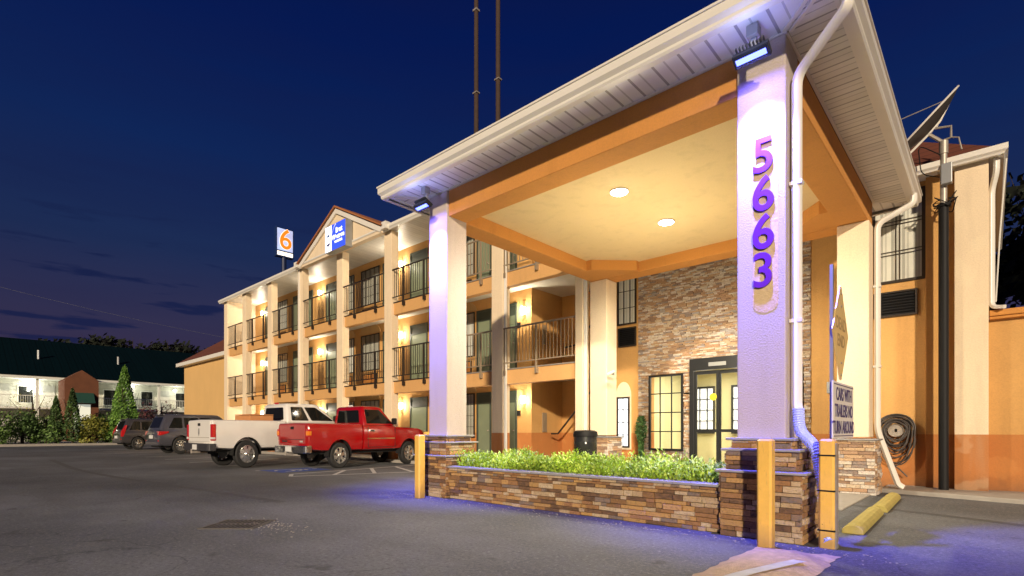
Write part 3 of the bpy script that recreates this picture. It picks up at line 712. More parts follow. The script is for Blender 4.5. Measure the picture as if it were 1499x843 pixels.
# bay left of stone: tall window, vent, arched window
grid_window(lb,lo,-7.36,-6.80,3.88,5.2,V-.002,3,3,curtain=CURTW)
vent(lb,lo,-7.32,-6.80,3.30,3.80,V-.002)
m = MB(); a0,a1 = -7.36,-6.98
m.box(a0-.03,a1+.03,V-.03,V-.002,.60,2.02)
arc = [((a0+a1)/2+(a1-a0+.06)/2*cos(t), 2.02+.36*sin(t)) for t in [pi*k/12 for k in range(13)]]
m.prism(arc, 'y', V-.03, V-.002); m.build('arch_surround', CREAM, lb, xf=lo)
WINB = emis('backlit_blind', (.85,.9,1), .75)
grid_window(lb,lo,a0,a1,.65,1.98,V-.034,2,4,curtain=WINB,cname='blind')
# wing window + vent
grid_window(lb,lo,-1.70,-.885,3.90,5.60,V-.002,2,3,curtain=CURTW,double=True,fw=.05)
vent(lb,lo,-1.75,-1.0,3.26,3.74,V-.002)
MB().box(-2.45,-2.2,V-.14,V,1.85,2.08).build('junction_box', GREY, lb, xf=lo, bevel=.01)
# roof + gutter
Rz = 5.78; e = .36
m = MB(); a0,a1,b0,b1 = -7.42,.18,11.90,18.4
m.add([(a0,b0,Rz),(a1,b0,Rz),(a1,b1,Rz),(a0,b1,Rz),(a0,15.1,8.2),(-2.4,15.1,8.2)], [(0,1,5,4),(1,2,5),(2,3,4,5),(3,0,4),(0,3,2,1)])
m.build('roof', SHIN, lb, xf=lo)
m = MB(); m.box(-7.42,.1,11.92,12.29,5.70,5.72).box(-.02,.1,12.29,18.3,5.70,5.72); m.build('soffit', SOFX, lb, xf=lo)
m = MB()
P = [(0,5.66),(.07,5.66),(.085,5.69),(.12,5.72),(.12,5.81),(0,5.81)]
m.add([(-7.42,11.92-d,z) for d,z in P]+[(.1+d,11.92-d,z) for d,z in P]+[(.1+d,18.3,z) for d,z in P], [(i,i+1,6+i+1,6+i) for i in range(5)]+[(6+i,6+i+1,12+i+1,12+i) for i in range(5)]+[(0,1,2,3,4,5)])
m.build('gutter', GUT, lb, xf=lo)
m = MB().tube(bend([(.08,12.02,5.66),(.08,12.02,5.45),(-.10+.12,12.16,5.2),(.02,12.16,3.5),(.02,12.14,3.2),(.18,12.05,3.17)],.1), .05, sq=(.04,.03)); m.build('downspout', GUT, lb, xf=lo, smooth=True)
m = MB().tube([(.20,12.1,5.66),(.12,12.2,4.4),(.07,12.24,3.3)], .012, 6); m.build('conduit', GUT, lb, xf=lo)

# hose reel
t = empty('hose_reel', (-1.31,12.28,.98), 0, 'tangled black hose coiled on a wall reel above the orange band', 'hose')
HOSE = simple('black_hose', (.06,.05,.045), .55)
m = MB().lathe((0,-.13,.12), [(.001,0),(.11,0),(.115,-.02),(.12,-.03),(.125,.0),(.125,.03),(.001,.03)], 22, 'y')
m.build('reel', STEEL, t, smooth=True)
m = MB(); R = random.Random(5)
for k in range(13):
    rx = .15+.012*k*R.uniform(.7,1.2); drop = R.uniform(0,.05)+.022*k; y = -.05-.10*R.random(); pts = []
    for i in range(29):
        a = 2*pi*i/28; zz = .12+rx*sin(a)*(1 if sin(a) > 0 else 1+drop*4.2); pts.append((rx*cos(a)*(1 if sin(a) > 0 else 1-.1*drop)+.012*sin(3*a+k), y+.012*sin(2*a+k), zz))
    m.tube(pts, .0125, 7)
m.tube([(.1,-.1,-.45),(.0,-.12,-.55),(-.1,-.1,-.5),(.05,-.13,-.6),(.17,-.1,-.74)], .0125, 7); m.tube([(.26,-.1,.1),(.29,-.12,-.05),(.27,-.1,-.2)], .012, 7)
m.build('coiled_hose', HOSE, t, smooth=True)
MB().box(-.02,.02,-.13,.02,.09,.15).build('bracket', STEEL, t)

# satellite dish on pole
t = empty('satellite_dish_mast', (-.60,11.82,0), 0, 'large satellite dish on a thick black pole beside the orange wall', 'satellite dish')
MB().cyl((0,0,.05),(0,0,5.0),.072,n=20).build('pole', BLACK, t, smooth=True)
MB().cyl((0,0,5.0),(0,0,6.05),.05,n=16).cyl((0,0,5.9),(0,0,6.12),.065,n=16).build('upper_pole', STEEL, t, smooth=True)
MB().box(-.03,.12,-.16,-.05,5.33,5.68).build('junction_box', GREY, t, bevel=.01)
m = MB(); m.cyl((0,0,4.98),(0,0,5.03),.10,n=16)
R = random.Random(8)
for k in range(9):
    a = R.uniform(0,6.28); pts = [(.07*cos(a),.07*sin(a)-.02,5.0+R.uniform(-.02,.2)), (.22*cos(a),.2*sin(a)-.05,5.12+R.uniform(-.1,.15)), (.17*cos(a+1.5),.17*sin(a+1.5),4.95+R.uniform(-.08,.1)), (.07*cos(a+3),.07*sin(a+3)-.02,5.02)]
    m.tube(bend(pts,.08,4), .008, 5)
m.tube(bend([(-.05,-.03,5.9),(-.35,-.1,6.15),(-.30,-.1,5.6),(-.05,-.05,5.5)],.15,6), .009, 5)
m.build('cable', BLACK, t)
right = Vector((cos(TH),sin(TH),0)); fwd = Vector((-sin(TH),cos(TH),0)); up = Vector((0,0,1))
nrm = (-.66*right+.62*up+.16*fwd).normalized(); ea = (.68*right+.73*up).normalized(); ea = (ea-ea.dot(nrm)*nrm).normalized(); eb = nrm.cross(ea)
dc = Vector((-.10,0,6.30))-nrm*.0 -.10*right*1.6
DISH = simple('grey_dish', (.08,.07,.065), .5, .1, var=.25, vs=6)
def dish(off, rr):
    v = []; f = []; nr, na = 7, 32
    for i in range(nr+1):
        r = i/nr
        for k in range(na):
            a = 2*pi*k/na; v.append(dc+ea*(.78*r*cos(a))+eb*(.62*r*sin(a))+nrm*(.17*r*r+off))
    for i in range(nr):
        for k in range(na): f.append((i*na+k,i*na+(k+1)%na,(i+1)*na+(k+1)%na,(i+1)*na+k))
    return v, f
m = MB(); v, f = dish(0,1); m.add(v,f); v, f = dish(-.012,1); m.add(v,f); m.build('dish', DISH, t, smooth=True, fix=False)
m = MB(); rim = [dc+ea*(.78*cos(a))+eb*(.62*sin(a))+nrm*.165 for a in [2*pi*k/40 for k in range(41)]]; m.tube(rim, .016, 6)
for s in (-1,1): m.tube([dc-ea*.02-nrm*.03, dc+ea*.4*s-nrm*.02+eb*.1, dc+ea*.72*s+nrm*.10], .02, 6)
m.tube([dc+ea*.3-nrm*.05+eb*.15, dc+ea*.80+nrm*.12], .018, 6)
m.build('rim', simple('white_dish_rim', (.70,.66,.60), .5), t, smooth=True)
fp = dc-.70*right+.14*up
m = MB(); m.tube([dc-ea*.62-nrm*.01, fp], .02, sq=(.018,.018)); m.tube([dc+ea*.72+nrm*.14, fp], .008, 5); m.tube([dc-ea*.3+eb*.5, fp], .007, 5)
m.tube([dc-nrm*.03, Vector((0,0,6.10))], .03, 8); m.tube([dc+ea*.15-nrm*.04, Vector((.10,0,6.35)), Vector((.10,0,6.16)), Vector((0,0,6.14))], .02, 6); m.tube([(.10,0,6.16),(.2,.0,6.12),(.24,0,5.9)], .012, 6)
m.build('feed_arm', STEEL, t, smooth=True)
MB().cyl(fp-nrm*.04, fp+nrm*.07, .045, .03, 12).build('receiver', GUT, t, smooth=True)

# ------------------------------------------------------------------ MOTEL
mt = empty('motel_building', (-19,11,0), 0, 'three storey cream motel with orange balconies and black railings', 'building'); mo = Matrix.Translation((19,-11,0))
def MBd(m, name, mat, parent=mt, **kw): return m.build(name, mat, parent, xf=mo, **kw)
V = 12.25; F1 = .10; Z2 = 2.83; Z3 = 5.57; ZS = 8.10
m = MB(); m.box(-31.08,-10.32,V,V+.2,0,8.3).box(-10.52,-10.32,V+.2,14.0,0,8.3).box(-10.32,-7.3,13.8,14.0,0,8.3).box(-7.62,-7.42,V,13.8,0,8.3)
m.box(-31.08,-30.88,V+.2,19,0,8.3)
MBd(m, 'wall', OCHRE)
MBd(MB().box(-31.08,-30.62,10.76,V,0,8.14), 'end_wall', CREAM, bevel=.01)
cols = [-28.56,-25.52,-22.44,-19.14,-15.88,-13.2,-10.56,-7.65]
for i, u in enumerate(cols):
    w_ = .44 if i < 7 else .22
    MBd(MB().box(u,u+w_,10.76,11.05,0,8.09), 'column', CREAM2, bevel=.01)
    if i in (2,6,7):
        x = u+w_+.05 if i > 2 else u+.2; y = 10.82 if i > 2 else 10.73
        MBd(MB().box(x-.04,x+.04,y-.03,y+.03,.1,8.05 if i != 7 else 7.9), 'downspout', GUT, bevel=.008)
bays = [(-30.62,-28.56)]+[(cols[i]+.44,cols[i+1]) for i in range(7)]
for Zd in (Z2,Z3):
    MBd(MB().box(-30.62,-7.62,11.06,V,Zd-.13,Zd), 'balcony_slab', SLABC)
    if True: MBd(MB().box(-10.32,-7.62,V,13.8,Zd-.13,Zd), 'landing_slab', SLABC)
    for k, (a,b) in enumerate(bays):
        MBd(MB().box(a,b,10.86,11.06,Zd-.43,Zd-.03), 'balcony_fascia', FASC, bevel=.006)
        MBd(MB().box(a,b,10.83,11.06,Zd-.03,Zd+.0), 'deck_edge', IRON if k < 6 else STEEL)
        rail = MB(); y = 10.80; im = IRON if k < 6 else IRONL  # lit look of the last two bays is put into the iron colour
        rail.box(a,b,y-.02,y+.02,Zd+1.10,Zd+1.14).box(a,b,y-.012,y+.012,Zd+.14,Zd+.17)
        n = int((b-a)/.115)
        for i in range(1,n): x = a+(b-a)*i/n; rail.box(x-.0075,x+.0075,y-.0075,y+.0075,Zd+.17,Zd+1.10)
        rl = MBd(rail, 'railing', im)
        for f_ in ((.5,) if k in (0,) else (.28,.78)):
            x = a+(b-a)*f_
            if k == 7 and f_ == .78: x = a+.05
            if k == 7 and f_ == .28: x = a+(b-a)*.48
            posts = MB().box(x-.02,x+.02,y-.03,y+.02,Zd-.16,Zd+1.10).box(x-.035,x+.035,y-.035,y+.06,Zd-.20,Zd-.06)
            MBd(posts, 'railing_post', im, rl)
# top soffit, gutter
MBd(MB().box(-31.2,-7.3,10.62,V+.0,ZS,ZS+.04), 'soffit', SOFM)
MBd(MB().box(-10.3,-7.4,V,13.9,ZS,ZS+.04), 'soffit', SOFM)
m = MB(); P = [(0,8.04),(.05,8.04),(.07,8.08),(.11,8.12),(.11,8.21),(0,8.21)]
m.add([(-31.35,10.66-d,z) for d,z in P]+[(-7.2,10.66-d,z) for d,z in P], [(i,i+1,6+i+1,6+i) for i in range(5)]+[(0,1,2,3,4,5),(11,10,9,8,7,6)])
MBd(m, 'gutter', GUT)
MBd(MB().box(-31.3,-30.9,10.66,19,8.05,8.2), 'rake_board', GUT)
m = MB(); m.add([(-31.35,10.62,8.22),(-7.2,10.62,8.22),(-7.2,19.4,8.22),(-31.35,19.4,8.22),(-28.5,15,9.5),(-10,15,9.5)], [(0,1,5,4),(1,2,5),(2,3,4,5),(3,0,4),(0,3,2,1)])
MBd(m, 'roof', SHIN)
# gable
g0,g1,gp,gz,gb = -21.9,-15.6,-18.78,9.72,8.12
gb_ = MBd(MB().prism([(g0+.2,gb),(g1-.2,gb),(gp,gz-.15)], 'y', 10.60,10.75), 'gable', CREAM)
m = MB()
for (ax,az),(bx,bz) in (((g0,gb+.02),(gp,gz)),((g1,gb+.02),(gp,gz))):
    d = Vector((bx-ax,0,bz-az)); n = Vector((-d.z,0,d.x)).normalized(); n = n if n.z > 0 else -n
    m.add([(ax,10.52,az),(bx,10.52,bz),(bx,10.52,bz-.20),(ax+(.2 if bx>ax else -.2),10.52,az-.10),(ax,10.6,az),(bx,10.6,bz),(bx,10.6,bz-.20),(ax+(.2 if bx>ax else -.2),10.6,az-.10)], [(0,1,2,3),(4,5,6,7),(0,1,5,4),(3,2,6,7),(0,3,7,4)])
MBd(m, 'rake_trim', GUT, gb_)
m = MB(); t_ = .05
m.add([(g0-.05,10.45,gb+.04),(gp,10.45,gz+.02),(gp,15,gz+.02),(g0-.05,15,gb+.04),(g0-.05,10.45,gb+.10),(gp,10.45,gz+.09),(gp,15,gz+.09),(g0-.05,15,gb+.10)], [(0,1,2,3),(4,5,6,7),(0,1,5,4),(0,3,7,4)])
m.add([(g1+.05,10.45,gb+.04),(gp,10.45,gz+.02),(gp,15,gz+.02),(g1+.05,15,gb+.04),(g1+.05,10.45,gb+.10),(gp,10.45,gz+.09),(gp,15,gz+.09),(g1+.05,15,gb+.10)], [(0,1,2,3),(4,5,6,7),(0,1,5,4),(0,3,7,4)])
MBd(m, 'gable_roof', simple('rust_ridge', (.38,.14,.05), .8), gb_)
MBd(MB().box(g0+.15,g1-.15,10.55,10.76,8.02,8.14), 'gable_beam', CREAM, gb_)
MBd(MB().box(g0-.25,g0,10.45,10.66,8.06,8.3), 'gutter_end', GUT, gb_); MBd(MB().box(g1,g1+.25,10.45,10.66,8.06,8.3), 'gutter_end', GUT, gb_)
# doors, windows, lamps per floor
SCON = emis('lit_wall_lamp', (1,.92,.78), 26)
ARCH = stucco('tan_arch', (.55,.36,.15), bs=.2)
lamps_at = [-29.55,-23.2,-16.86,-10.62]; doors = [(-24.95,-23.98),(-22.70,-21.75),(-18.15,-17.55),(-16.35,-15.3),(-12.7,-12.02),(-11.75,-10.9),(-29.3,-28.6),(-26.0,-25.3)]
wins = [(-27.75,-26.65),(-21.2,-20.3),(-19.75,-18.4),(-14.3,-12.8)]
for fl, z0 in enumerate((F1,Z2,Z3)):
    top = z0+2.25
    for k, (a,b) in enumerate(doors): motel_door(mt,mo,a,b,z0,top,V)
    for a, b in wins:
        grid_window(mt,mo,a,b,z0+.75,top,V-.002,4,4,curtain=CURT if (int(a*7)+fl) % 3 else CURTW)
        if fl < 2:
            c, r = (a+b)/2, (b-a)/2+.08
            outer = [(c+r*cos(t), top+.04+.40*sin(t)) for t in [pi*q/14 for q in range(15)]]
            MBd(MB().prism(outer, 'y', V-.035, V-.001), 'window_arch', ARCH)
        vent(mt,mo,a+.15,b-.15,z0+.22,z0+.62,V-.002, mat=ORANGE, frame=IRON)
    for u in lamps_at:
        sc = MBd(MB().box(u-.07,u+.07,V-.03,V,z0+1.82,z0+2.08), 'wall_lamp', GUT)
        MBd(MB().cyl((u,V-.09,z0+1.84),(u,V-.09,z0+2.06),.045,n=12), 'lamp_shade', SCON, sc)
        lamp('sconce_lamp', 'POINT', (u+19,V-.15-11,z0+1.95), 68, (1,.88,.68), mt, shadow_soft_size=.06)
    for u in (-27.6,-18.9): pass
    m = MB().box(-10.90,-10.76,V-.02,V,z0+1.45,z0+1.62); MBd(m, 'room_number_plate', BLACK)
    MBd(MB().box(-10.315,-10.28,12.75,12.95,z0+.95,z0+1.55), 'extinguisher_cabinet', IRONL)
# stair in the recess
st = MB()
for k in range(12): st.box(-9.15+k*.0,-7.65,12.5,13.78,0,.0) if False else st.box(-9.35+k*.14,-9.35+(k+1)*.14,12.9,13.78,.1+.2*k,.3+.2*k-.1)
MBd(st, 'stair_flight', BLACK)
MBd(MB().tube([(-10.0,12.82,1.0),(-9.75,12.82,1.0),(-8.2,12.82,2.6)], .028, 8), 'handrail', IRON, smooth=True)
MBd(MB().tube([(-9.6,12.95,3.62),(-9.2,12.95,3.66),(-8.2,12.95,4.6)], .028, 8), 'handrail', IRON, smooth=True)
MBd(MB().box(-8.25,-8.0,10.98,11.04,5.30,5.42), 'exit_light', emis('red_exit', (1,.08,.05), 3))
# low wing on the far left
lw = empty('low_annex', (-34.5,11,0), 0, 'low ochre annex with a red roof at the left end of the motel', 'building'); lwo = Matrix.Translation((34.5,-11,0))
MB().box(-39.4,-31.1,11.2,18,0,5.3).build('wall', OCHRE1, lw, xf=lwo)
MB().box(-39.9,-31.1,10.85,11.2,5.28,5.5).build('gutter', GUT, lw, xf=lwo, bevel=.01)
MB().add([(-40,10.9,5.5),(-31.1,10.9,5.5),(-31.1,13.6,7.7),(-35.5,13.6,7.7),(-40,18.4,5.5),(-31.1,18.4,5.5)], [(0,1,2,3),(0,3,4),(3,2,5,4)]).build('roof', SHIN, lw, xf=lwo)

# wall sign "Best Western"
BW = emis('blue_sign_face', (.03,.07,.75), 1.1); WH = emis('white_sign_light', (.9,.93,1), 1.3)
t = empty('hotel_sign', (-18.4,10.35,8.46), 0, 'lit blue and white box sign on the motel gable', 'sign')
MB().box(-.75,.75,-.07,.22,-.50,.50).build('box', GREY, t, bevel=.01)
MB().box(-.24,.73,-.08,-.071,-.48,.48).build('blue_face', BW, t)
MB().box(-.73,-.245,-.08,-.071,-.48,.48).build('white_face', WH, t)
text('Best', 'lettering', WH, .27, face_front(.30,-.085,.20), t, ext=.002, bold=.008)
text('Western', 'lettering', WH, .245, face_front(.24,-.085,-.03), t, ext=.002, bold=.008)
text('WINDSOR', 'lettering', WH, .12, face_front(.26,-.085,-.22), t, ext=.002, bold=.004)
m = MB().prism([(-.60,.08),(-.49,.20),(-.38,.08)], 'y', -.088,-.081); m.build('emblem', simple('emblem_blue', (.05,.12,.35), .5), t)
MB().prism([(-.62,-.20),(-.36,-.16),(-.36,-.22),(-.50,-.30)], 'y', -.088,-.081).build('emblem', NAVY, t)
m = MB(); pts = [(-.2+.28*s, .15+.30*math.sin(s*1.5)) for s in [k/10 for k in range(11)]]
for a, b in zip(pts, pts[1:]): m.add([(a[0],-.084,a[1]),(b[0],-.084,b[1]),(b[0],-.084,b[1]+.022),(a[0],-.084,a[1]+.022)], [(0,1,2,3)])
m.build('swoosh', WH, t)

# tall pole sign with the 6
t = empty('pole_sign', (-62,28.05,0), 0, 'tall lit pole sign with an orange six on a pale blue panel', 'sign')
MB().box(-.3,.3,-1.05,1.05,21.55,25.0).build('cabinet', simple('navy_cabinet', (.01,.03,.12), .4), t, bevel=.03)
m_, nt, b = new_mat('pale_blue_panel'); n = noise(nt, pos(nt), .9, 2)
c = ramp(nt, n, [(.35, (.01,.10,.45)), (.65, (.07,.34,.85))]); nt.links.new(c, b.inputs['Emission Color']); b.inputs['Emission Strength'].default_value = 1.0
MB().box(.305,.33,-.92,.92,22.30,24.85).build('panel', m_, t)
MB().box(.305,.33,-.92,-.06,21.70,22.15).box(.305,.33,.02,.92,21.70,22.15).build('lower_panel', emis('warm_sign_light', (1,.9,.75), 1.4), t)
text('6', 'numeral', emis('orange_numeral', (.95,.18,.01), 1.0), 3.3, face_right(.35,.05,23.55), t, ext=.01, bold=.03, sx=.95)
text('6', 'numeral_outline', emis('pale_outline', (1,.85,.6), 1.1), 3.3, face_right(.338,.05,23.55), t, ext=.002, bold=.07, sx=.95)
MB().cyl((0,0,0),(0,0,21.6),.28,n=14).build('pole', simple('navy_pole', (.01,.02,.07), .5), t)

# ------------------------------------------------------------------ vehicles
HS = .86      # the lot is laid out at this plan scale
def paint(name, col, metal=0, rough=.28):
    m, nt, b = new_mat(name); b.inputs['Base Color'].default_value = (*col,1); b.inputs['Roughness'].default_value = rough
    b.inputs['Metallic'].default_value = metal; b.inputs['Coat Weight'].default_value = .8; b.inputs['Coat Roughness'].default_value = .05
    p = pos(nt); n = noise(nt, p, 2.5, 5); c = mixc(nt, mathn(nt, 'MULTIPLY', ramp_f(nt, n, .45, .8), .10), col, (.18,.15,.12)); nt.links.new(c, b.inputs['Base Color'])
    return m
TYRE = simple('tyre_rubber', (.018,.018,.018), .75, bs=.3); CHR = simple('chrome', (.75,.75,.74), .14, 1); RIM = simple('rim_alloy', (.62,.62,.60), .25, .9)
TAIL = simple('red_tail_lens', (.42,.01,.015), .12, coat=1, emit=(1,.02,.02), es=.08); AMB = simple('amber_lens', (.75,.22,.02), .15)
PLATE = simple('licence_plate', (.7,.7,.68), .4); WELL = simple('wheel_well', (.008,.008,.008), .9); SEAM = simple('panel_gap', (.012,.01,.01), .8)
TINT = simple('tinted_glass', (.008,.009,.009), .05, var=.2, spec=.35)
SC = Matrix.Diagonal((HS,HS,1,1))
def loft(stations, prof, close=True):
    """stations: (x, scale params...) -> list of half-section points (y,z); mirrored"""
    m = MB(); n = None
    for st_ in stations:
        h = prof(*st_); ring = [(st_[0], y, z) for y, z in h]+[(st_[0], -y, z) for y, z in reversed(h)]
        n = len(ring); m.v += ring
    k = len(stations)
    for i in range(k-1):
        for j in range(n): m.f.append((i*n+j, i*n+(j+1)%n, (i+1)*n+(j+1)%n, (i+1)*n+j))
    m.f.append(tuple(range(n))); m.f.append(tuple((k-1)*n+j for j in range(n-1,-1,-1)))
    return m
def body_prof(x, zb, zt, w, r=.07):
    H = zt-zb
    return [(.02,zb),(w-.16,zb),(w-.05,zb+.04),(w-.02,zb+.14*H),(w+.0,zb+.42*H),(w,zb+.66*H),(w-.015,zb+.80*H),(w-.03,zt-r),(w-.03-r*.3,zt-r*.3),(w-.03-r,zt),(.02,zt+.015)]
def cut(o, cutters):
    dg = bpy.context.evaluated_depsgraph_get
    for c in cutters:
        co_ = c.build('cutter', SEAM); md = o.modifiers.new('b', 'BOOLEAN'); md.object = co_; md.operation = 'DIFFERENCE'; md.solver = 'EXACT'
        bpy.context.view_layer.update()
        me = bpy.data.meshes.new_from_object(o.evaluated_get(dg())); o.modifiers.remove(md); old = o.data; o.data = me; bpy.data.objects.remove(co_)
    o.data.shade_smooth(); o.data.set_sharp_from_angle(angle=radians(35)); return o
def wheel(parent, x, y, r, side, spokes=6, rimc=RIM, wt=.25):
    t = MB(); h = wt/2
    t.lathe((0,0,0), [(r*.62,-h*.95),(r*.90,-h),(r*.985,-h*.75),(r,-h*.3),(r,h*.3),(r*.985,h*.75),(r*.90,h),(r*.62,h*.95)], 36, 'y')
    wh = t.build('wheel', TYRE, parent, xf=SC @ Matrix.Translation((x,y,r)), smooth=True)
    m = MB(); s = side
    m.lathe((0,0,0), [(r*.63,s*h*.97),(r*.60,s*h*.99),(r*.57,s*h*.70),(r*.54,s*h*.45)], 36, 'y')
    m.lathe((0,0,0), [(r*.17,s*h*.86),(r*.14,s*h*.95),(.001,s*h*.98)], 18, 'y')
    m.lathe((0,0,0), [(r*.58,s*h*.42),(.001,s*h*.40)], 24, 'y') if False else None
    for k in range(spokes):
        a = 2*pi*k/spokes+.3; d = Vector((cos(a),0,sin(a))); n = Vector((-sin(a),0,cos(a)))
        w0, w1 = (r*.09, r*.17) if spokes < 9 else (r*.045, r*.06)
        c0 = d*r*.12+Vector((0,s*h*.86,0)); c1 = d*r*.585+Vector((0,s*h*.72,0)); y_ = Vector((0,-s*.03,0))
        m.add([c0-n*w0,c0+n*w0,c1+n*w1,c1-n*w1,c0-n*w0+y_,c0+n*w0+y_,c1+n*w1+y_,c1-n*w1+y_], [(0,1,2,3),(0,3,7,4),(1,2,6,5)])
    m.build('rim', rimc, wh, xf=SC @ Matrix.Translation((x,y,r)), smooth=True, fix=True)
    d = MB().lathe((0,0,0), [(.001,s*h*.30),(r*.40,s*h*.30)], 24, 'y'); d.build('brake_disc', GREY, wh, xf=SC @ Matrix.Translation((x,y,r)))
def quadpt(q, u, v):   # bilinear on quad q = (bl, br, tr, tl)
    bl, br, tr, tl = map(Vector, q); return (bl*(1-u)+br*u)*(1-v)+(tl*(1-u)+tr*u)*v
def panel(q, poly, off):
    """thin panel lying off a quad; poly in (u,v)"""
    bl, br, tr, tl = map(Vector, q); n = (br-bl).cross(tl-bl).normalized()
    pts = [quadpt(q,u,v)+n*off for u, v in poly]; pts2 = [p-n*(off+.01) for p in pts]; k = len(pts)
    return MB().add(pts+pts2, [tuple(range(k))]+[(i,(i+1)%k,k+(i+1)%k,k+i) for i in range(k)])
def rpoly(u0,u1,v0,v1,r=.06, skew0=0, skew1=0):
    pts = []
    for (cu,cv,a0) in ((u1-r,v0+r,-90),(u1-r,v1-r,0),(u0+r,v1-r,90),(u0+r,v0+r,180)):
        for k in range(4):
            a = radians(a0+30*k); u = cu+r*cos(a); v = cv+r*sin(a); f = (v-v0)/(v1-v0)
            sk = skew1 if cu == u1-r else skew0
            pts.append((u+sk*f, v))
    return pts
def greenhouse(root, name, x0,x1,x2,x3, wb, wt, zb, zt, mat, rbev=.07):
    """x0,x3 bottom rear/front; x1,x2 roof rear/front. lofted over height"""
    levels = [(0,0),(.80,.80),(.90,.915),(.965,.975),(1,1)]
    v = []; f = []; n = None
    def ring(t, inset, z):
        a = x0+(x1-x0)*t+inset; b = x3+(x2-x3)*t-inset; w_ = wb+(wt-wb)*t-inset; r = .10
        pts = []
        for cx, cy, a0 in ((b-r,w_-r,0),(a+r,w_-r,90),(a+r,-w_+r,180),(b-r,-w_+r,270)):
            for k in range(5):
                an = radians(a0+22.5*k); pts.append((cx+r*cos(an), cy+r*sin(an), z))
        return pts
    H = zt-zb; rings = [ring(0,0,zb), ring(.86,0,zb+.86*H), ring(.94,.035,zb+.95*H), ring(.97,.10,zb+.985*H), ring(1,.26,zt)]
    n = 20
    for r in rings: v += r
    for i in range(len(rings)-1):
        for k in range(n): f.append((i*n+k,i*n+(k+1)%n,(i+1)*n+(k+1)%n,(i+1)*n+k))
    f.append(tuple((len(rings)-1)*n+k for k in range(n)))
    o = MB().add(v,f).build(name, mat, root, xf=SC, smooth=True)
    T = .86; xa, xb = x0+(x1-x0)*T, x3+(x2-x3)*T; wT = wb+(wt-wb)*T; zT = zb+.86*H
    R_ = ((x0,-wb,zb),(x3,-wb,zb),(xb,-wT,zT),(xa,-wT,zT)); L_ = ((x3,wb,zb),(x0,wb,zb),(xa,wT,zT),(xb,wT,zT))
    Bk = ((x0,wb,zb),(x0,-wb,zb),(xa,-wT,zT),(xa,wT,zT)); Fr = ((x3,-wb,zb),(x3,wb,zb),(xb,wT,zT),(xb,-wT,zT))
    return o, R_, L_, Bk, Fr
def place(name, px_x, px_z, head, label, cat):
    X, Z = px_x, px_z; u = cos(TH)*X-sin(TH)*Z; v = sin(TH)*X+cos(TH)*Z
    return empty(name, (u,v,0), math.atan2(head[1], head[0]), label, cat, 'vehicles parked in front of the motel')
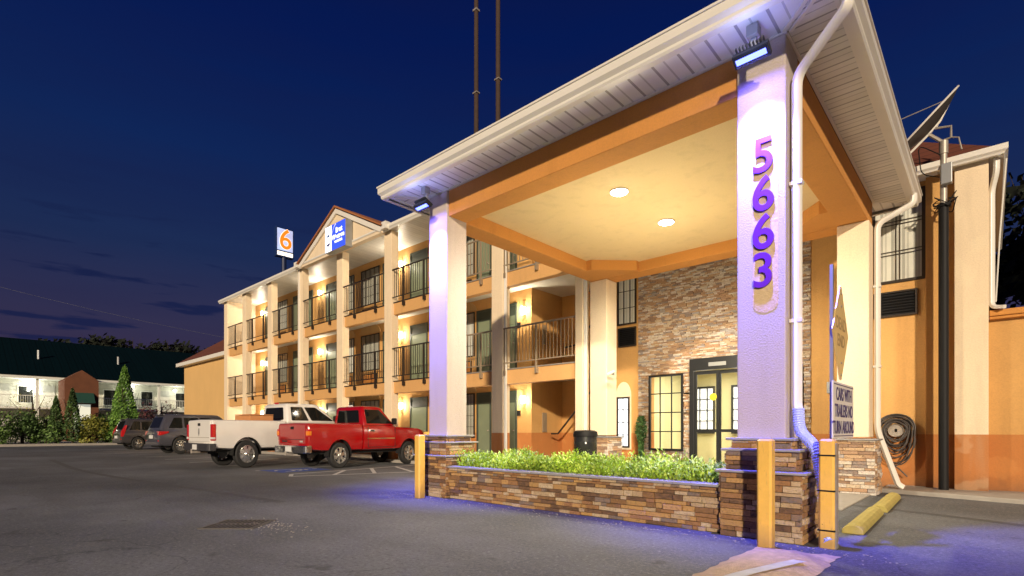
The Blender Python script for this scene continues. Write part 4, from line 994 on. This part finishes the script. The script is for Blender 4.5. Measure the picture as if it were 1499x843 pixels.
def pickup(root, P, col, white=False):
    wb, ro, fo, W, zb, zbed, zbelt, zhood, zr = P['wb'],P['ro'],P['fo'],P['W'],P['zb'],P['zbed'],P['zbelt'],P['zhood'],P['zr']
    r, cr, cf = P['r'],P['cr'],P['cf']; w = W/2
    # origin = rear axle centre on the ground; x forwards, y left
    bed = loft([(-ro,zb+.12,zbed-.02,w-.04),(-ro+.03,zb+.04,zbed,w-.01),(-ro*.5,zb,zbed,w),(cr-.05,zb,zbed,w),(cr-.045,zb,zbed,w-.02)], body_prof)
    bo = bed.build('bed', col, None, smooth=True)
    def arch(x, rr): return MB().cyl((x,-w-.2,r+.02),(x,-w+.26,r+.02),rr,n=40), MB().cyl((x,w+.2,r+.02),(x,w-.26,r+.02),rr,n=40)
    cut(bo, [*arch(0,r*1.20), MB().box(-ro+.07,cr-.12,-w+.13,w-.13,zbed-.5,zbed+.3)]); bo.data.transform(SC); bo.parent = root
    nose = wb+fo
    cab = loft([(cr,zb,zbelt-.04,w-.03),(cr+.015,zb,zbelt,w),(cf-.1,zb,zbelt,w),(cf+.12,zb,zhood+.03,w),(nose-.45,zb+.02,zhood-.02,w-.01),(nose-.12,zb+.05,zhood-.09,w-.06),(nose,zb+.12,zhood-.2,w-.14)], body_prof)
    ca = cab.build('body', col, None, smooth=True); cut(ca, list(arch(wb,r*1.20))); ca.data.transform(SC); ca.parent = root
    for x in (0,wb):
        for s in (-1,1):
            a = [(x+r*1.17*cos(t), r+.02+r*1.17*sin(t)) for t in [pi*k/16-.1 for k in range(18)]]
            m = MB()
            for p, q_ in zip(a, a[1:]): m.add([(p[0],s*(w-.005),p[1]),(q_[0],s*(w-.005),q_[1]),(q_[0],s*(w-.30),q_[1]),(p[0],s*(w-.30),p[1])], [(0,1,2,3)])
            m.build('wheel_liner', WELL, root, xf=SC, fix=False)
            wheel(root, x, s*(w-.15), r, s, P.get('spokes',6), P.get('rim',RIM))
    MB().box(-ro+.2,nose-.3,-w+.3,w-.3,zb-.08,zb+.1).build('chassis', WELL, root, xf=SC)
    # cab top
    g_, Rq, Lq, Bq, Fq = greenhouse(root, 'cab', cr+.02, cr+.06, P['rf'], cf+.05, w-.04, w-.20, zbelt-.01, zr, col)
    for q_ in (Rq, Lq):
        flip = q_ is Lq
        for (a,b,sk0,sk1) in P['wins']:
            if flip: a, b, sk0, sk1 = 1-b, 1-a, -sk1, -sk0
            pw = panel(q_, rpoly(a,b,.10,.93,.035,sk0,sk1), .006).build('side_window', TINT, g_, xf=SC)
    panel(Bq, rpoly(.13,.87,.14,.90,.05), .006).build('rear_window', TINT, g_, xf=SC)
    panel(Fq, rpoly(.08,.92,.08,.95,.05), .006).build('windscreen', TINT, g_, xf=SC)
    MB().box(cr+.10,cr+.16,-.12,.12,zr-.02,zr+.03).build('brake_light', TAIL if white else PLATE, g_, xf=SC, bevel=.01)
    # tailgate
    tg = MB().box(-ro-.025,-ro+.02,-w+.16,w-.16,zb+.22,zbed-.03).build('tailgate', col, root, xf=SC, bevel=.015)
    MB().box(-ro-.03,-ro-.024,-.10,.10,zbed-.17,zbed-.09).build('handle', BLACK, tg, xf=SC, bevel=.004)
    MB().box(-ro-.028,-ro-.0245,-w+.22,w-.22,zb+.34,zb+.355).build('crease', SEAM if not white else CONC, tg, xf=SC)
    if white:
        m = MB(); m.box(-ro-.036,-ro-.026,-.035,.035,zbed-.40,zbed-.24).prism([(-.05,zbed-.36),(.05,zbed-.36),(0,zbed-.46)], 'x', -ro-.036,-ro-.026); m.build('emblem', GREY, tg, xf=SC)
    else:
        for a, b in ((.30,.62),(-.66,-.46)): MB().box(-ro-.031,-ro-.026,a,b,zb+.27,zb+.315).build('badge', CHR, tg, xf=SC)
    for s in (-1,1):
        m = MB().box(-ro-.03,-ro+.10,s*(w-.15),s*(w+.004),zb+(.42 if not white else .26),zbed-(.16 if not white else .12)); tl = m.build('tail_light', TAIL, root, xf=SC, bevel=.02)
        if not white:
            MB().box(-ro-.034,-ro+.09,s*(w-.14),s*(w+.008),zb+.46,zb+.58).build('amber_lens', AMB, tl, xf=SC, bevel=.01)
        else: MB().box(-ro-.034,-ro+.08,s*(w-.14),s*(w+.008),zb+.30,zb+.36).build('clear_lens', PLATE, tl, xf=SC, bevel=.01)
    bm_ = CHR if not white else simple('black_bumper_step', (.05,.05,.055), .4, .3)
    m = MB(); m.prism([(-ro-.16,-w+.10),(-ro-.10,-w-.0),(-ro+.10,-w-.005),(-ro+.10,w+.005),(-ro-.10,w),(-ro-.16,w-.10)], 'z', zb-.03,zb+.18); bp = m.build('rear_bumper', bm_, root, xf=SC, bevel=.02)
    MB().box(-ro-.175,-ro-.162,-.17,.17,zb+.0,zb+.15).build('licence_plate', PLATE, bp, xf=SC)
    m = MB().box(-ro-.24,-ro-.0,-.035,.035,zb-.10,zb-.04).cyl((-ro-.26,0,zb-.10),(-ro-.26,0,zb+.02),.026,n=8); m.build('tow_hitch', STEEL, bp, xf=SC)
    m = MB().box(nose-.12,nose+.08,-w+.06,w-.06,zb+.02,zb+.24); m.build('front_bumper', CHR, root, xf=SC, bevel=.03)
    for s in (-1,1): MB().box(nose-.12,nose-.02,s*(w-.40),s*(w-.08),zhood-.40,zhood-.22).build('headlight', PLATE, root, xf=SC, bevel=.02)
    # door lines, handles, mirrors, strip
    for s in (-1,1):
        m = MB()
        for x in P['seams']: m.box(x-.006,x+.006,s*(w-.02),s*(w+.0025),zb+.10,zbelt-.06)
        m.box(P['seams'][0],P['seams'][-1],s*(w-.03),s*(w-.0005),zb+.09,zb+.10)
        m.build('door_seam', SEAM, ca, xf=SC)
        for x in P['handles']: MB().box(x-.09,x+.09,s*(w-.01),s*(w+.03),zbelt-.20,zbelt-.155).build('door_handle', BLACK if not white else col, ca, xf=SC, bevel=.01)
        if not white: MB().box(cr+.15,cf+.0,s*(w-.01),s*(w+.012),zb+.34,zb+.375).build('chrome_strip', CHR, ca, xf=SC)
        MB().box(cf-.16,cf-.03,s*(w-.02),s*(w+.19),zbelt+.02,zbelt+.22).build('wing_mirror', BLACK, ca, xf=SC, bevel=.04)
    return root
RED = paint('red_paint', (.34,.002,.004), 0, .22); WHT = paint('white_paint', (.80,.78,.73)); 
HDV = (-.075,.9972)
t = place('pickup_truck', -5.0, 15.28, HDV, 'red pickup truck with a short cab and chrome rear bumper', 'pickup truck'); 
def shift(t, P):    # origin given at the right rear wheel face: move to axle centre
    h = Vector((cos(t.rotation_euler.z), sin(t.rotation_euler.z),0)); left = Vector((-h.y,h.x,0)); t.location = Vector(t.location)+left*((P['W']/2-.06)*HS)
PR = dict(wb=3.02,ro=1.16,fo=.92,W=1.94,zb=.50,zbed=1.30,zbelt=1.27,zhood=1.20,zr=1.86,r=.375,cr=.93,cf=2.30,rf=1.78,wins=[(.10,.94,.0,-.16)],seams=(1.12,2.32),handles=(1.3,),spokes=6)
shift(t,PR); pickup(t, PR, RED)
PW = dict(wb=3.8,ro=1.12,fo=1.0,W=2.0,zb=.55,zbed=1.40,zbelt=1.37,zhood=1.32,zr=1.97,r=.405,cr=1.42,cf=3.45,rf=2.75,wins=[(.09,.43,.02,0),(.49,.96,0,-.15)],seams=(1.62,2.52,3.5),handles=(1.8,2.7),spokes=8)
t = place('pickup_truck', -7.8, 15.5, HDV, 'white crew cab pickup truck with a tow hitch', 'pickup truck'); shift(t,PW); pickup(t, PW, WHT, True)
# crate in the white truck's bed
b_ = Matrix.Translation(t.location) @ Matrix.Rotation(t.rotation_euler.z,4,'Z')
o = MB().box(0,.72,-.55,.40,.95,1.55).box(.0,.72,-.56,.41,1.56,1.59).build('cardboard_carton', simple('cardboard', (.58,.26,.10), .8), xf=b_ @ Matrix.Translation((.15,-.12,0)), bevel=.008)
tag(o, 'brown cardboard carton standing in the white truck bed', 'box')

def suv(root, P, col, spokes=10, tall_tail=False):
    wb,ro,fo,W,zb,zbelt,zr,r = (P[k] for k in ('wb','ro','fo','W','zb','zbelt','zr','r')); w = W/2; nose = wb+fo
    b0 = loft([(-ro,zb+.16,zbelt-.22,w-.12),(-ro+.06,zb+.06,zbelt-.08,w-.05),(-ro+.35,zb,zbelt-.02,w),(wb*.5,zb,zbelt-.02,w),(wb-.25,zb,zbelt-.03,w),(wb+.05,zb,zbelt-.06,w-.01),(nose-.3,zb+.03,zbelt-.20,w-.06),(nose,zb+.12,zbelt-.42,w-.22)], lambda x,a,b,c: body_prof(x,a,b,c,.10))
    bo = b0.build('body', col, None, smooth=True)
    cs = []
    for x in (0,wb): cs += [MB().cyl((x,-w-.2,r+.02),(x,-w+.24,r+.02),r*1.14,n=40), MB().cyl((x,w+.2,r+.02),(x,w-.24,r+.02),r*1.14,n=40)]
    cut(bo, cs); bo.data.transform(SC); bo.parent = root
    MB().box(-ro+.2,nose-.3,-w+.3,w-.3,zb-.06,zb+.12).build('chassis', WELL, root, xf=SC)
    for x in (0,wb):
        for s in (-1,1):
            a = [(x+r*1.12*cos(t), r+.02+r*1.12*sin(t)) for t in [pi*k/16-.1 for k in range(18)]]; m = MB()
            for p, q_ in zip(a, a[1:]): m.add([(p[0],s*(w-.01),p[1]),(q_[0],s*(w-.01),q_[1]),(q_[0],s*(w-.28),q_[1]),(p[0],s*(w-.28),p[1])], [(0,1,2,3)])
            m.build('wheel_liner', WELL, root, xf=SC, fix=False); wheel(root, x, s*(w-.13), r, s, spokes, RIM, .22)
    g_, Rq, Lq, Bq, Fq = greenhouse(root, 'cabin', -ro+.08, -ro+.42, P['rf'], P['cf'], w-.06, w-.24, zbelt-.06, zr, col)
    for q_ in (Rq,Lq):
        fl = q_ is Lq
        for (a,b,s0,s1) in ((.10,.28,.05,.0),(.31,.55,0,0),(.58,.95,0,-.20)):
            if fl: a,b,s0,s1 = 1-b,1-a,-s1,-s0
            panel(q_, rpoly(a,b,.14,.90,.03,s0,s1), .006).build('side_window', TINT, g_, xf=SC)
    panel(Bq, rpoly(.12,.88,.15,.92,.05), .008).build('rear_window', TINT, g_, xf=SC)
    panel(Fq, rpoly(.06,.94,.06,.95,.05), .008).build('windscreen', TINT, g_, xf=SC)
    for s in (-1,1):
        if tall_tail: m = MB().prism([(-ro+.0,zbelt-.35),(-ro+.16,zbelt-.35),(-ro+.36,zbelt+.30),(-ro+.26,zbelt+.30),(-ro+.03,zbelt-.05)], 'y', s*(w-.20), s*(w-.035))
        else: m = MB().prism([(-ro+.0,zbelt-.30),(-ro+.10,zbelt-.31),(-ro+.48,zbelt-.20),(-ro+.50,zbelt-.12),(-ro+.03,zbelt-.12)], 'y', s*(w-.35), s*(w+.004))
        m.build('tail_light', TAIL, root, xf=SC, bevel=.015)
        MB().box(-ro+.0,-ro+.16,s*(w-.22),s*(w-.085),zb+.22,zb+.28).build('reflector', TAIL, root, xf=SC)
        for x in (.55,1.5,2.55): MB().box(x-.005,x+.005,s*(w-.02),s*(w+.002),zb+.12,zbelt-.12).build('door_seam', SEAM, bo, xf=SC)
        MB().box(1.32,1.46,s*(w-.01),s*(w+.025),zbelt-.22,zbelt-.185).build('door_handle', CHR, bo, xf=SC, bevel=.008)
        MB().box(P['cf']-.25,P['cf']-.1,s*(w-.04),s*(w+.17),zbelt+.0,zbelt+.17).build('wing_mirror', col, bo, xf=SC, bevel=.04)
    MB().box(-ro-.03,-ro+.25,-w+.10,w-.10,zb+.02,zb+.24).build('rear_bumper', col, root, xf=SC, bevel=.05)
    MB().box(-ro-.045,-ro-.02,-.26,.26,zbelt-.45,zbelt-.30).build('licence_plate', PLATE, root, xf=SC)
    MB().box(-ro-.02,-ro+.05,-.5,.5,zbelt-.22,zbelt-.19).build('chrome_trim', CHR, root, xf=SC)
    MB().box(-ro+.28,-ro+.45,-w+.34,w-.34,zr-.05,zr-.02).build('roof_spoiler', col, g_, xf=SC, bevel=.01)
    return root
GRP = paint('graphite_paint', (.11,.11,.135), .5, .28); GRB = paint('dark_brown_paint', (.085,.08,.085), .5, .3)
P1 = dict(wb=2.9,ro=1.08,fo=.95,W=1.96,zb=.38,zbelt=1.18,zr=1.86,r=.40,rf=2.0,cf=2.9)
t = place('suv_car', -15.4, 24.5, HDV, 'dark grey SUV parked between the white truck and a smaller SUV', 'car'); shift(t,P1); suv(t,P1,GRP,10)
P2 = dict(wb=2.62,ro=.95,fo=.9,W=1.82,zb=.36,zbelt=1.10,zr=1.78,r=.36,rf=1.9,cf=2.7)
t = place('suv_car', -21.3, 30, HDV, 'small dark SUV with tall tail lights beside the hedge', 'car'); shift(t,P2); suv(t,P2,GRB,5,True)

# ------------------------------------------------------------------ far motel with green roof
WSID = grooved('white_siding', (.66,.66,.56), 2, .2, dark=.8); WTRIM = simple('white_trim', (.75,.76,.70), .6)
GRF = grooved('dark_green_roof', (.001,.009,.013), 1, .6, dark=.6, rough=.9); GRF.node_tree.nodes['Principled BSDF'].inputs['Specular IOR Level'].default_value = .05
fb = empty('gallery_motel', (-62,10,0), 0, 'long white two storey motel with a dark green roof and lit gallery', 'building'); fo_ = Matrix.Translation((62,-10,0))
def FB(m, name, mat, parent=fb, **kw): return m.build(name, mat, parent, xf=fo_, **kw)
FB(MB().box(-64.5,-64,-8,36,0,5.8), 'wall', WSID)
FB(MB().box(-64,-61.9,-8,36,3.0,3.17), 'gallery_floor', WTRIM); FB(MB().box(-64,-61.7,-8,36,5.68,5.76), 'gallery_ceiling', WTRIM); FB(MB().box(-61.7,-61.5,-8,36,5.62,5.85), 'gutter', WTRIM)
FB(MB().add([(-61.4,-8,5.86),(-61.4,36,5.86),(-70,36,10.4),(-70,-8,9.9),(-78,36,5.9),(-78,-8,5.9)], [(0,1,2,3),(3,2,4,5)]), 'roof', GRF)
for v in [-6+3.05*k for k in range(14)]: FB(MB().box(-61.98,-61.8,v-.1,v+.1,0,5.68), 'post', WTRIM)
m = MB().box(-61.92,-61.86,-8,36,4.12,4.18).box(-61.92,-61.86,-8,36,3.30,3.34)
for k in range(290): v = -7.9+k*.15; m.box(-61.905,-61.875,v-.012,v+.012,3.34,4.12)
FB(m, 'gallery_railing', WTRIM)
for k in range(12):
    v = -4.3+3.05*k
    for z in (.1,3.17):
        d = FB(MB().box(-64,-63.95,v-1.1,v-.25,z,z+2.05), 'door', simple('white_door', (.55,.55,.5), .6) if 'white_door' not in MATS else MATS['white_door'])
        wn = FB(MB().box(-64,-63.94,v+.25,v+1.35,z+.35,z+1.95), 'window', WTRIM); FB(MB().box(-63.94,-63.935,v+.33,v+1.27,z+.43,z+1.87), 'pane', DGLASS, wn)
for v, z in ((5.9,4.9),(13.5,5.5),(17.2,5.3),(21,5.4),(2.5,5.5)):
    FB(MB().lathe((-63.6,v,z), [(.001,-.16),(.14,-.08),(.17,0),(.14,.08),(.001,.16)], 12), 'gallery_lamp', emis('white_gallery_lamp_%d' % int(v), (1,.98,.9), 60 if v == 5.9 else 4), smooth=True)
    lamp('gallery_light', 'POINT', (-63.0+62,v-10,z-.15), 55 if v == 5.9 else 38, (1,.97,.80), fb, shadow_soft_size=.1)
FB(MB().box(-60.5,-60.3,9.3,12.5,5.3,5.9), 'roof_vent', GRF) if False else None
for v in (1.8,6.6,12.6): FB(MB().cyl((-65,v,7.5),(-65,v,8.5),.10,n=8), 'roof_vent', GREY)
# brick porch
BRN = simple('brown_brick', (.15,.055,.025), .9, var=.3, vs=2)
pc = FB(MB().prism([(7.55,0),(9.85,0),(9.85,5.45),(8.7,6.3),(7.55,5.45)], 'x', -61.3,-58.0), 'porch', BRN)
FB(MB().box(-58.0,-57.97,8.12,9.28,1.0,3.35), 'porch_opening', emis('pale_porch_glow', (.7,.72,.62), .55), pc)
FB(MB().prism([(-58.0,4.35),(-57.2,3.45),(-58.0,3.45)], 'y', 7.9,9.5), 'green_awning', simple('green_awning', (.015,.07,.05), .7), pc)

# ------------------------------------------------------------------ hedge, shrubs, trees
tag(MB().box(-49.2,-49.0,-8,11.5,0,.16).add([(-49.2,-8,.16),(-49.2,11.5,.16),(-61,11.5,.2),(-61,-8,.2)],[(0,1,2,3)]).build('kerb', CONC), kind='structure')
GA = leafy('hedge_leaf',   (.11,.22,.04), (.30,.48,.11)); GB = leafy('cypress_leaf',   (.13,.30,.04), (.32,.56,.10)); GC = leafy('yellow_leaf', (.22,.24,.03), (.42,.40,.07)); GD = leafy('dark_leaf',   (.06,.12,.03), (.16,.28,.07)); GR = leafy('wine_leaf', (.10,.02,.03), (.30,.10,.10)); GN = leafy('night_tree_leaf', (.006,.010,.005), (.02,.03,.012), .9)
def shrub(u, v, rx, h, mat, label, n=1500, cone=False, s=(.05,.11), name='shrub', cat='shrub', group='shrubs in the hedge row', twiggy=False, seed=0, trunk=0):
    t = empty(name, (u,v,0), 0, label, cat, group); R = random.Random(seed+int(u*10+v*100))
    m = MB(); m.tube([(0,0,0),(.03,.02,h*.5),(0,0,h*.92)], [.08*rx+.03,.05*rx+.02,.012], 6)
    for k in range(9 if not cone else 5):
        a = R.uniform(0,2*pi); z0 = h*R.uniform(.1 if not trunk else .35,.5); m.tube([(0,0,z0),(rx*.45*cos(a),rx*.45*sin(a),z0+h*.2),(rx*.85*cos(a),rx*.85*sin(a),min(h*.95,z0+h*.42))], [.03,.02,.008], 5)
    m.build('trunk' if trunk or cone else 'stem', BARK, t)
    lobes = [(R.uniform(0,2*pi), R.uniform(.25,.95), R.uniform(.35,.6)) for _ in range(16)]
    def f(R):
        if cone:
            z = R.random()**1.15; a = R.uniform(0,2*pi); prof = (1-z)**.75*min(1,(z+.04)*9)
            rr = rx*prof*(.55+.45*math.sqrt(R.random()))*(1+.12*sin(5*a+z*9)+.08*sin(11*z+3*a)); return Vector((rr*cos(a),rr*sin(a),.08*h+.92*h*z)), None
        a, zc, lr = R.choice(lobes); 
        if trunk: zc = trunk+(1-trunk)*zc
        prof = math.sqrt(max(.05,1-((zc-.55)/.6)**2)); d = Vector((R.gauss(0,1),R.gauss(0,1),R.gauss(0,1))).normalized()*(R.random()**.4)*lr*rx
        c = Vector((rx*.62*prof*cos(a), rx*.62*prof*sin(a), h*zc*.86)); p = c+Vector((d.x,d.y,d.z*.9*h/max(h,2*rx)*1.3)); p.z = max(.05,min(p.z,h)); return p, None
    m = MB(); leaf_cloud(m, f, n, s[0], s[1], R); m.build('crown' if trunk or cone else 'foliage', mat, t, fix=False); return t
hl = [('dense green shrub at the left end of the hedge',GA),('broad dark shrub second from the left in the hedge',GA),('loose green shrub under the bare branched bush',GA),('low shrub with pale flecked leaves in the hedge',GA)]
for k, (v,h,mat,lab) in enumerate([(1.2,2.7,GA,'dense green shrub at the far left end of the hedge'),(2.9,2.4,GA,'rounded green shrub second from the left end of the hedge'),(4.3,2.5,GD,'dark green shrub below the bare branched bush'),(5.6,2.3,GA,'mid green shrub left of the two small cypresses'),(8.05,2.3,GC,'yellow green shrub in front of the brick porch'),(9.1,2.5,GA,'green shrub just right of the yellow shrub'),(10.2,2.2,GD,'dark shrub at the foot of the tall cypress')]):
    shrub(-50.6+.3*sin(k*2),v,1.15,h,mat,lab,2400,seed=k)
shrub(-50.2,6.05,.62,3.6,GD,'shorter dark cypress of the pair left of the porch',2600,True,name='cypress_tree',cat='tree',group='cypress trees')
shrub(-50.0,6.95,.70,4.2,GD,'taller dark cypress of the pair left of the porch',3000,True,name='cypress_tree',cat='tree',group='cypress trees')
shrub(-49.8,10.05,1.12,6.15,GB,'tall bright green cypress right of the brick porch',6500,True,name='cypress_tree',cat='tree',group='cypress trees')
shrub(-51.4,4.9,1.6,4.1,GC,'thin bare branched bush in front of the white gallery',220,name='shrub',s=(.04,.07),seed=4)
shrub(-52.5,13.2,1.7,3.6,GR,'wine red leaved crepe myrtle behind the dark SUVs',1500,name='shrub',s=(.05,.10),seed=9)
R = random.Random(21)
for k in range(24):
    v = 11+k*1.55+R.uniform(-.6,.6); u = -94-R.uniform(0,12); h = R.uniform(14.2,16.2)+.05*k
    shrub(u,v,R.uniform(2.4,3.6),h,GN,'dark broadleaf tree on the skyline behind the green roof',1500,name='night_tree',cat='tree',group='dark trees behind the buildings',s=(.25,.5),trunk=.4,seed=k)
for k, (u,v,h) in enumerate(((3.2,18.5,8.8),(4.6,20,11.5),(7,19,10),(2.0,26,12.5),(5.5,27,15),(9,24,14),(12,21,12),(-1.2,30,12.9))):
    shrub(u,v,2.1,h,GN,'dark tree standing behind the right end of the lobby wing',3200,name='night_tree',cat='tree',group='dark trees behind the lobby wing',s=(.12,.28),trunk=.22,seed=40+k)

# utility poles & wires
POLE = simple('wooden_pole', (.055,.032,.024), .9, var=.3, vs=4, bs=.6)
for k, (u,v) in enumerate(((-20.8,20.0),(-19.15,20.0))):
    o = MB().cyl((0,0,0),(0,0,30),.15,.11,12).build('utility_pole', POLE, smooth=True); o.location = (u,v,0)
    tag(o, 'tall brown wooden utility pole behind the motel, %s of the pair' % ('left' if k == 0 else 'right'), 'pole', 'utility poles behind the motel')
    MB().box(-.16,.16,-.13,.13,19.5,19.56).box(-.14,.14,-.13,.13,24,24.1).build('steel_band', STEEL, o)
def wire(a, b, sag, r=.02):
    a, b = Vector(a), Vector(b); pts = [a.lerp(b,t/20)-Vector((0,0,sag*4*(t/20)*(1-t/20))) for t in range(21)]
    return MB().tube(pts, r, 5)
tag(wire((-70,-8,17),(-70,40,12),1.2,.010).build('overhead_wire', GREY), 'thin overhead wire sagging above the green roof', 'wire')
tag(wire((-20,22,26),(6,16,19.5),1.0,.012).build('overhead_wire', BLACK), 'thin dark wire crossing the sky above the canopy', 'wire')
